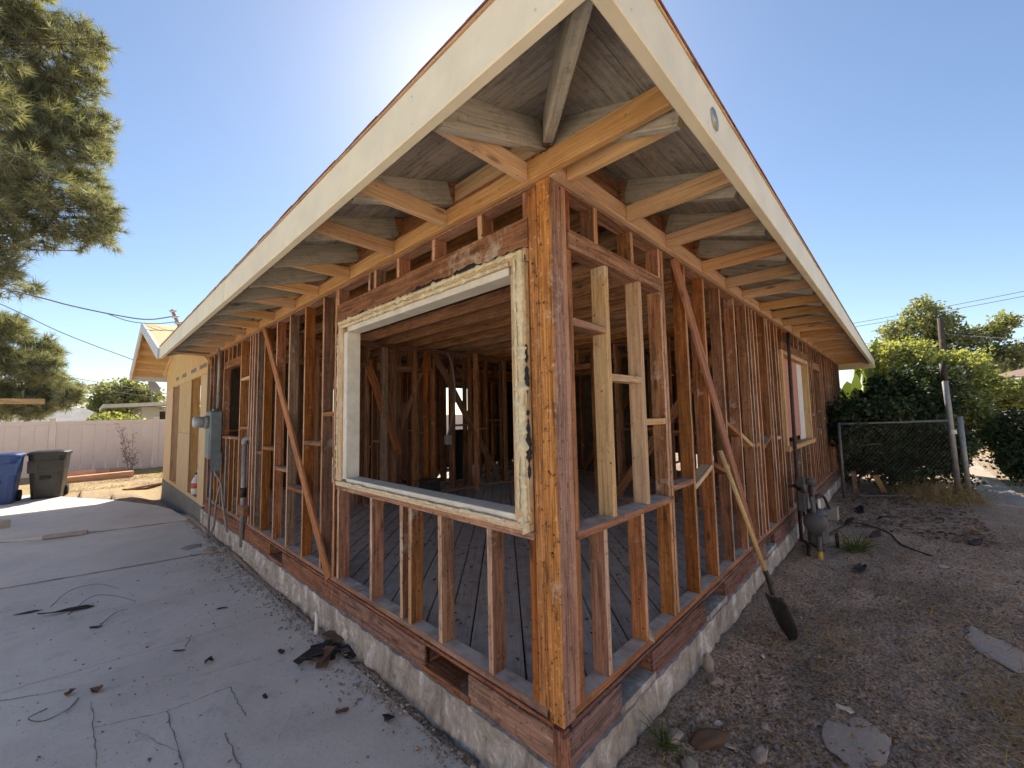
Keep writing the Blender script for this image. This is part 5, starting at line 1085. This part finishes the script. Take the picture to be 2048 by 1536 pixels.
while len(pts) < 4600: # along the left foundation
    y = rng.random()**1.0*8.2+.05; d = abs(rng.normal())*.085*(1+.9*math.exp(-((y-4.9)/1.3)**2)+.5*math.exp(-((y-1.8)/.4)**2)); x = -.07-d
    if x > -1.2: pts.append((x, y, conc_z(x, y)+.0+max(0, .035-d*.25)*max(0, fbm(y*2, 1)+.4)))
tag(gravel('rubble_gravel', pts, .002, .015, M['rubble']), 'grey rubble and gravel strewn along the left foundation', 'gravel', kind='stuff')
pts = [(x, y, conc_z(x, y)) for x, y in zip(-2.4+2.3*rng.random(900), .2+8*rng.random(900))]
tag(gravel('scattered_grit', pts, .0015, .009, M['rubbled']), 'small dark grit scattered over the concrete', 'grit', kind='stuff')
pts = []
while len(pts) < 16000:
    r = rng.random()**1.5*6+.2; x = .2+r*rng.random()*1.3; y = -.08-abs(rng.random())*2.1
    if x > -.2: pts.append((x, y, dirt_z(x, y)))
tag(gravel('dirt_pebbles', pts, .0015, .011, M['rubbled']), 'pebbles and clods scattered over the bare dirt', 'pebbles', kind='stuff')
pts = [(x, y, dirt_z(x, y)) for x, y in zip(.1+3.5*rng.random(900), -.06-.28*rng.random(900)**2)]
tag(gravel('mortar_crumbs', pts, .002, .009, M['rubble']), 'pale mortar crumbs along the right foundation', 'rubble', kind='stuff')
def blades(name, pts, L, W, mat, flat=0.0, label=None, cat=None):
    P = np.array(pts); n = len(P); d = unit(rng.normal(size=(n, 3))*np.array([1, 1, .35 if flat else .3])+np.array([0, 0, .05 if flat else .9])); d[:, 2] = np.abs(d[:, 2]); s = unit(np.cross(d, rng.normal(size=(n, 3)))); LL = L*(.4+.9*rng.random(n))
    V = np.empty((n, 5, 3)); m = P+d*LL[:, None]*.55; m[:, 2] += LL*.06; V[:, 0] = P-s*W; V[:, 1] = P+s*W; V[:, 2] = m+s*W*.8; V[:, 3] = m-s*W*.8; V[:, 4] = P+d*LL[:, None]-np.array([0, 0, 1])*LL[:, None]*.12
    idx = np.arange(n)[:, None]*5; F4 = idx+np.array([0, 1, 2, 3]); T3 = idx+np.array([3, 2, 4]); Vv = V.reshape(-1, 3)
    F = np.concatenate([np.concatenate([F4[:, [0, 1, 2]], F4[:, [0, 2, 3]]]), T3]); o = link(name, npmesh(name, Vv, F, np.repeat(rng.random(n), 5)), mat)
    return tag(o, label, cat, kind='stuff')
def scatter(n, cx, cy, rx, ry, gx=ground_z):
    out = []
    for _ in range(n):
        a = rng.normal(); b = rng.normal(); x = cx+a*rx; y = cy+b*ry; out.append((x, y, gx(x, y)+.004))
    return out
pts = scatter(900, 2.15, -1.55, .3, .16)+scatter(500, 3.0, -1.25, .8, .3)+scatter(500, 4.2, -1.6, .9, .3)+scatter(220, 2.3, -.65, .3, .1)+scatter(300, 6, -1.7, 1.2, .4)+scatter(160, 2.0, -.5, .5, .2)
pts = [p for p in pts if p[1] < -.12]
blades('straw_litter', pts, .11, .0016, M['straw'], 1, 'dry straw and grass litter lying on the dirt', 'straw')
pts = scatter(1500, 9.6, -1.5, .35, .3); pts = [p for p in pts if p[1] < -.3]
blades('dry_grass_clump', pts, .42, .003, M['straw'], 0, 'upright clump of dry brown grass at the gate post', 'dry grass')
pts = [(x, y, dirt_z(x, y)) for x, y in zip(-2.2+3.2*rng.random(5200), 14.2+3.7*rng.random(5200)) if not in_conc(x, y)]
blades('dry_lawn', pts, .09, .004, M['straw'], 1, 'dry yellow lawn in front of the vinyl fence', 'lawn')
pts = [(x, y, dirt_z(x, y)) for x, y in zip(10.3+8*rng.random(2600), -6+4.2*rng.random(2600))]
blades('green_lawn', pts, .07, .004, M['grass'], 0, 'thin green grass beside the garden path', 'grass')
pts = scatter(60, .62, -.15, .012, .012); blades('grass_tuft', pts, .17, .0022, M['grass'], 0, 'small green grass tuft at the foot of the foundation corner', 'grass')
pts = scatter(70, 5.0, -.6, .05, .03); blades('weed_clump', pts, .3, .006, M['grass'], 0, 'green weed clump beside the gas meter', 'weeds')

def rock(x, y, s, label, mat='rubble', seed=1, sc=(1, .8, .55), rz=0.0, cat='rock', group=None, z=None, name='rock'):
    o = link(name, rockmesh(seed), M[mat]); o.location = (x, y, (ground_z(x, y) if z is None else z)+s*sc[2]*.35); o.scale = (s*sc[0], s*sc[1], s*sc[2]); o.rotation_euler = (0, 0, rz); return tag(o, label, cat, group)
rock(-.24, 5.66, .1, 'rounded grey stone on the driveway, left of a pair by the foundation', seed=3)
rock(-.1, 5.62, .085, 'rounded grey stone touching the left foundation, right of a pair', seed=4)
rock(-.37, 6.15, .1, 'flat grey stone farthest along the left foundation', seed=5, sc=(1.2, .8, .3))
rock(1.42, -.1, .06, 'upright broken stone against the right foundation', seed=6, sc=(.5, .5, 1.3))
rock(1.33, -.16, .05, 'dark clod beside the upright stone on the dirt', 'rubbled', 7)
rock(.72, -.16, .05, 'grey rubble chunk beside the grass tuft', seed=8, sc=(1, .7, .5)); rock(.6, -.28, .05, 'broken concrete chunk at the bottom edge near the corner', seed=9); rock(.93, -.5, .045, 'small pale concrete chunk in the dirt foreground', seed=10, sc=(1.3, .7, .5))
rock(1.15, -.47, .03, 'tiny pale pebble between the brick shard and flat stone', seed=21)
rock(.83, -.29, .085, 'long reddish brown stone shard lying in the dirt', 'brownscrap', 11, (1.35, .55, .4), rad(-30))
rock(1.36, -.84, .17, 'large flat oval stone half buried in the dirt foreground', 'slabstone', 12, (1.35, .78, .05), rad(5)); rock(3.05, -1.48, .2, 'flat grey stone half buried farther back at right', 'slabstone', 13, (1.5, .6, .05), rad(15))
def scrap(x, y, w, l, rz, label, mat='darkscrap', cat='scrap', name='scrap', h=.012, seed=0, z=None):
    rr = random.Random(seed+int(x*1000)); n = 9; V = []; 
    for k in range(n):
        a = 2*math.pi*k/n; r = rr.uniform(.6, 1.1); V.append((math.cos(a)*w*r, math.sin(a)*l*r, rr.uniform(0, h)))
    V += [(v[0], v[1], v[2]+.003) for v in V]; F = [tuple(range(n))[::-1], tuple(range(n, 2*n))]+[(i, (i+1) % n, n+(i+1) % n, n+i) for i in range(n)]
    o = link(name, pymesh(name, V, F), M[mat]); o.location = (x, y, (ground_z(x, y) if z is None else z)+.003); o.rotation_euler = (0, 0, rz); return tag(o, label, cat)
scrap(-.2, 1.09, .035, .055, rad(20), 'square black felt scrap on the concrete near the foundation', h=.03, name='felt_scrap')
scrap(-1.76, 4.87, .03, .11, rad(80), 'flat black strip at the left of the driveway', h=.005, name='felt_scrap'); scrap(-1.5, 4.6, .03, .22, rad(70), 'long dark bark strip tangled with twigs on the driveway', h=.03, name='bark_strip')
scrap(-1.33, 3.95, .02, .06, rad(60), 'dark leaf shaped scrap in the middle of the driveway', h=.012); scrap(-.52, 3.54, .022, .05, rad(75), 'small black scrap just past the string line end', h=.01)
scrap(-.39, 2.3, .02, .035, rad(40), 'curled dark leaf left of the brown scrap pile', h=.025, name='dry_leaf'); scrap(-.78, 2.57, .03, .03, rad(10), 'curled black leaf in the middle of the concrete', h=.03, name='dry_leaf'); scrap(-.9, 2.93, .012, .05, rad(60), 'thin black sliver beside the curved twig on concrete', h=.01)
scrap(-1.46, 2.83, .03, .03, rad(0), 'crumpled brown leaf inside the wire loop', 'brownscrap', h=.03, name='dry_leaf'); scrap(-1.34, 2.74, .03, .04, rad(30), 'crumpled brown leaf right of the wire loop', 'brownscrap', h=.03, name='dry_leaf')
scrap(-.35, 1.35, .016, .045, rad(60), 'thin brown bark sliver near the rubble edge', 'brownscrap'); scrap(-.62, 1.85, .015, .03, rad(0), 'small black chip on the lower driveway', h=.01)
for i, (dx, dy, rz, w, l, m) in enumerate([(0, 0, .3, .05, .16, 'brownscrap'), (.03, .04, 1.1, .04, .14, 'darkscrap'), (-.05, .03, -.5, .05, .12, 'brownscrap'), (.02, -.05, .9, .04, .15, 'darkscrap'), (-.02, .08, 2, .03, .12, 'brownscrap')]):
    pass
t = thing('bark_pile', (-.17, 2.02, conc_z(0, 2)), 'pile of dark brown broken bark and felt beside the left foundation', 'debris pile')
for i in range(13):
    a = random.uniform(-.15, .15), random.uniform(-.13, .13); b = box('bark_piece', (-random.uniform(.02, .05), -random.uniform(.05, .11), 0), (random.uniform(.02, .05), random.uniform(.05, .11), .008), M['brownscrap'] if i % 2 else M['darkscrap'], t, 0)
    b.matrix_basis = Matrix.Translation((a[0], a[1], .01+i*.004)) @ Matrix.Rotation(random.uniform(0, 3), 4, 'Z') @ Matrix.Rotation(random.uniform(-.35, .35), 4, 'X') @ b.matrix_basis
def twig(pts, r, label, mat='brownscrap', name='twig', cat='twig'): 
    P = [(x, y, ground_z(x, y)+r+h) for x, y, h in pts]; return tag(tube(name, smoothpts(P, 5), r, M[mat], None, 5, r*.5), label, cat)
twig([(-.68, 1.42, 0), (-.6, 1.5, .01), (-.53, 1.6, .01)], .0032, 'pale dry twig lying alone on the lower driveway', 'palescrap')
twig([(-1.55, 2.75, 0), (-1.62, 2.68, .01), (-1.55, 2.6, 0), (-1.44, 2.64, .01), (-1.42, 2.75, 0), (-1.47, 2.6, .0)], .0028, 'dark loop of wire on the concrete at lower left', name='wire_loop', cat='wire')
twig([(-1.62, 4.9, 0), (-1.5, 5.2, .03), (-1.3, 5.3, .01), (-1.15, 4.9, .02)], .0032, 'thin curved dark wire behind the bark strip', name='loose_wire', cat='wire'); twig([(-1.5, 4.5, 0), (-1.35, 4.8, .03), (-1.2, 4.7, .02), (-1.05, 4.4, 0)], .0032, 'dark twig tangled over the bark strip', 'darkscrap'); twig([(-1.3, 4.0, 0), (-1.2, 4.15, .02), (-1.12, 4.2, .01)], .0032, 'bent twig beside the leaf shaped scrap', 'darkscrap')
twig([(-.86, 2.98, 0), (-.82, 3.04, .02), (-.84, 3.12, .01)], .0028, 'short curved black twig near the middle of concrete', 'darkscrap')
tag(tube('pvc_stub', smoothpts([(-.12, 2.37, -.25), (-.13, 2.33, -.27), (-.14, 2.31, -.39)], 4), .014, M['whiteplastic'], None), 'short white plastic pipe stub leaning on the left foundation', 'pipe')
scrap(1.6, -.77, .03, .045, rad(10), 'white torn paper scrap lying on the dirt', 'palescrap', h=.02, name='paper_scrap', cat='paper'); scrap(1.0, -.285, .015, .025, rad(50), 'small white paper scrap near the foundation', 'palescrap', h=.01, name='paper_scrap', cat='paper'); scrap(4.87, -1.33, .05, .05, rad(10), 'pale wood chip far out on the dirt at right', 'palescrap', h=.02); scrap(.87, -.37, .02, .04, rad(-20), 'pale broken chip beside the red stone shard', 'palescrap', h=.02)
scrap(1.86, -.31, .02, .015, rad(0), 'tiny pale chip in front of the shovel', 'palescrap', h=.02); scrap(4.35, -.68, .05, .16, rad(80), 'dark crumpled felt strip lying right of the gas meter', h=.04, name='felt_scrap'); scrap(6.3, -1.66, .06, .2, rad(70), 'dark branch like scrap far out on the dirt', h=.06)
tag(tube('black_hose', smoothpts([(5.7, -.3, -.4), (6.3, -.5, -.36), (6.2, -.85, -.4), (5.6, -1.0, -.4), (5.3, -1.25, -.41)], 6), .009, M['tar'], None), 'thin black hose curling over the dirt beyond the gas meter', 'hose')
for i_, (x_, y_, w_2, l_2, r_2) in enumerate(((6.4, -.45, .05, .22, 80), (6.9, -.8, .06, .2, 60), (7.5, -.5, .07, .25, 100), (5.9, -.75, .04, .18, 70))): scrap(x_, y_, w_2, l_2, rad(r_2), 'crumpled black felt strip on the dirt '+('nearest the far wall', 'out past the hose', 'closest to the chain link gate', 'just past the gas meter')[i_], 'tar', 'felt', 'felt_scrap', .09, i_)
def litter(name, n, fx, size, mat, label, cat):
    P = np.array([fx() for _ in range(n)]); d = unit(rng.normal(size=(n, 3))*np.array([1, 1, .22])); sd2 = unit(np.cross(d, np.array([0, 0, 1.])+rng.normal(size=(n, 3))*.35)); L = size*(.4+1.2*rng.random(n)**2)
    Vv, Ff = quads_from(P+np.array([0, 0, .006]), d, sd2, L, L*(.12+.3*rng.random(n))); return tag(link(name, npmesh(name, Vv, Ff, np.repeat(rng.random(n), 4)), mat), label, cat, kind='stuff')
def on_dirt():
    x = .5+rng.random()**1.6*7; y = -.12-rng.random()*2.2; return (x, y, dirt_z(x, y))
def by_gate():
    x = 6.2+rng.random()*3.6; y = -.15-rng.random()*1.7; return (x, y, dirt_z(x, y))
def on_drive():
    x = -2.2+2.1*rng.random(); y = .3+7*rng.random(); return (x, y, conc_z(x, y)-.003)
litter('pale_litter', 9000, on_dirt, .02, M['straw'], 'pale wood chips and dry leaf bits scattered over the dirt', 'litter')
litter('dark_litter', 13000, on_dirt, .022, M['drystem'], 'dark leaf bits scattered over the dirt', 'litter')
litter('gate_litter', 2600, by_gate, .06, M['drystem'], 'dark dead leaves heaped on the dirt in front of the gate', 'litter')
def on_floor():
    x = .12+rng.random()*3.5; y = .12+rng.random()*4.2; return (x, y, -.0405)
litter('floor_litter', 1500, on_floor, .028, M['drystem'], 'small dark chips and dust bits on the subfloor boards', 'litter')
litter('driveway_chips', 420, on_drive, .018, M['drystem'], 'tiny dark chips scattered on the concrete driveway', 'litter')
# torn paper strip on the right sole plate
scrap(.86, .03, .03, .14, rad(-50), 'torn yellowish paper strip lying on the right sole plate', 'putty', 'paper', 'paper_strip', .02, 5, .004)
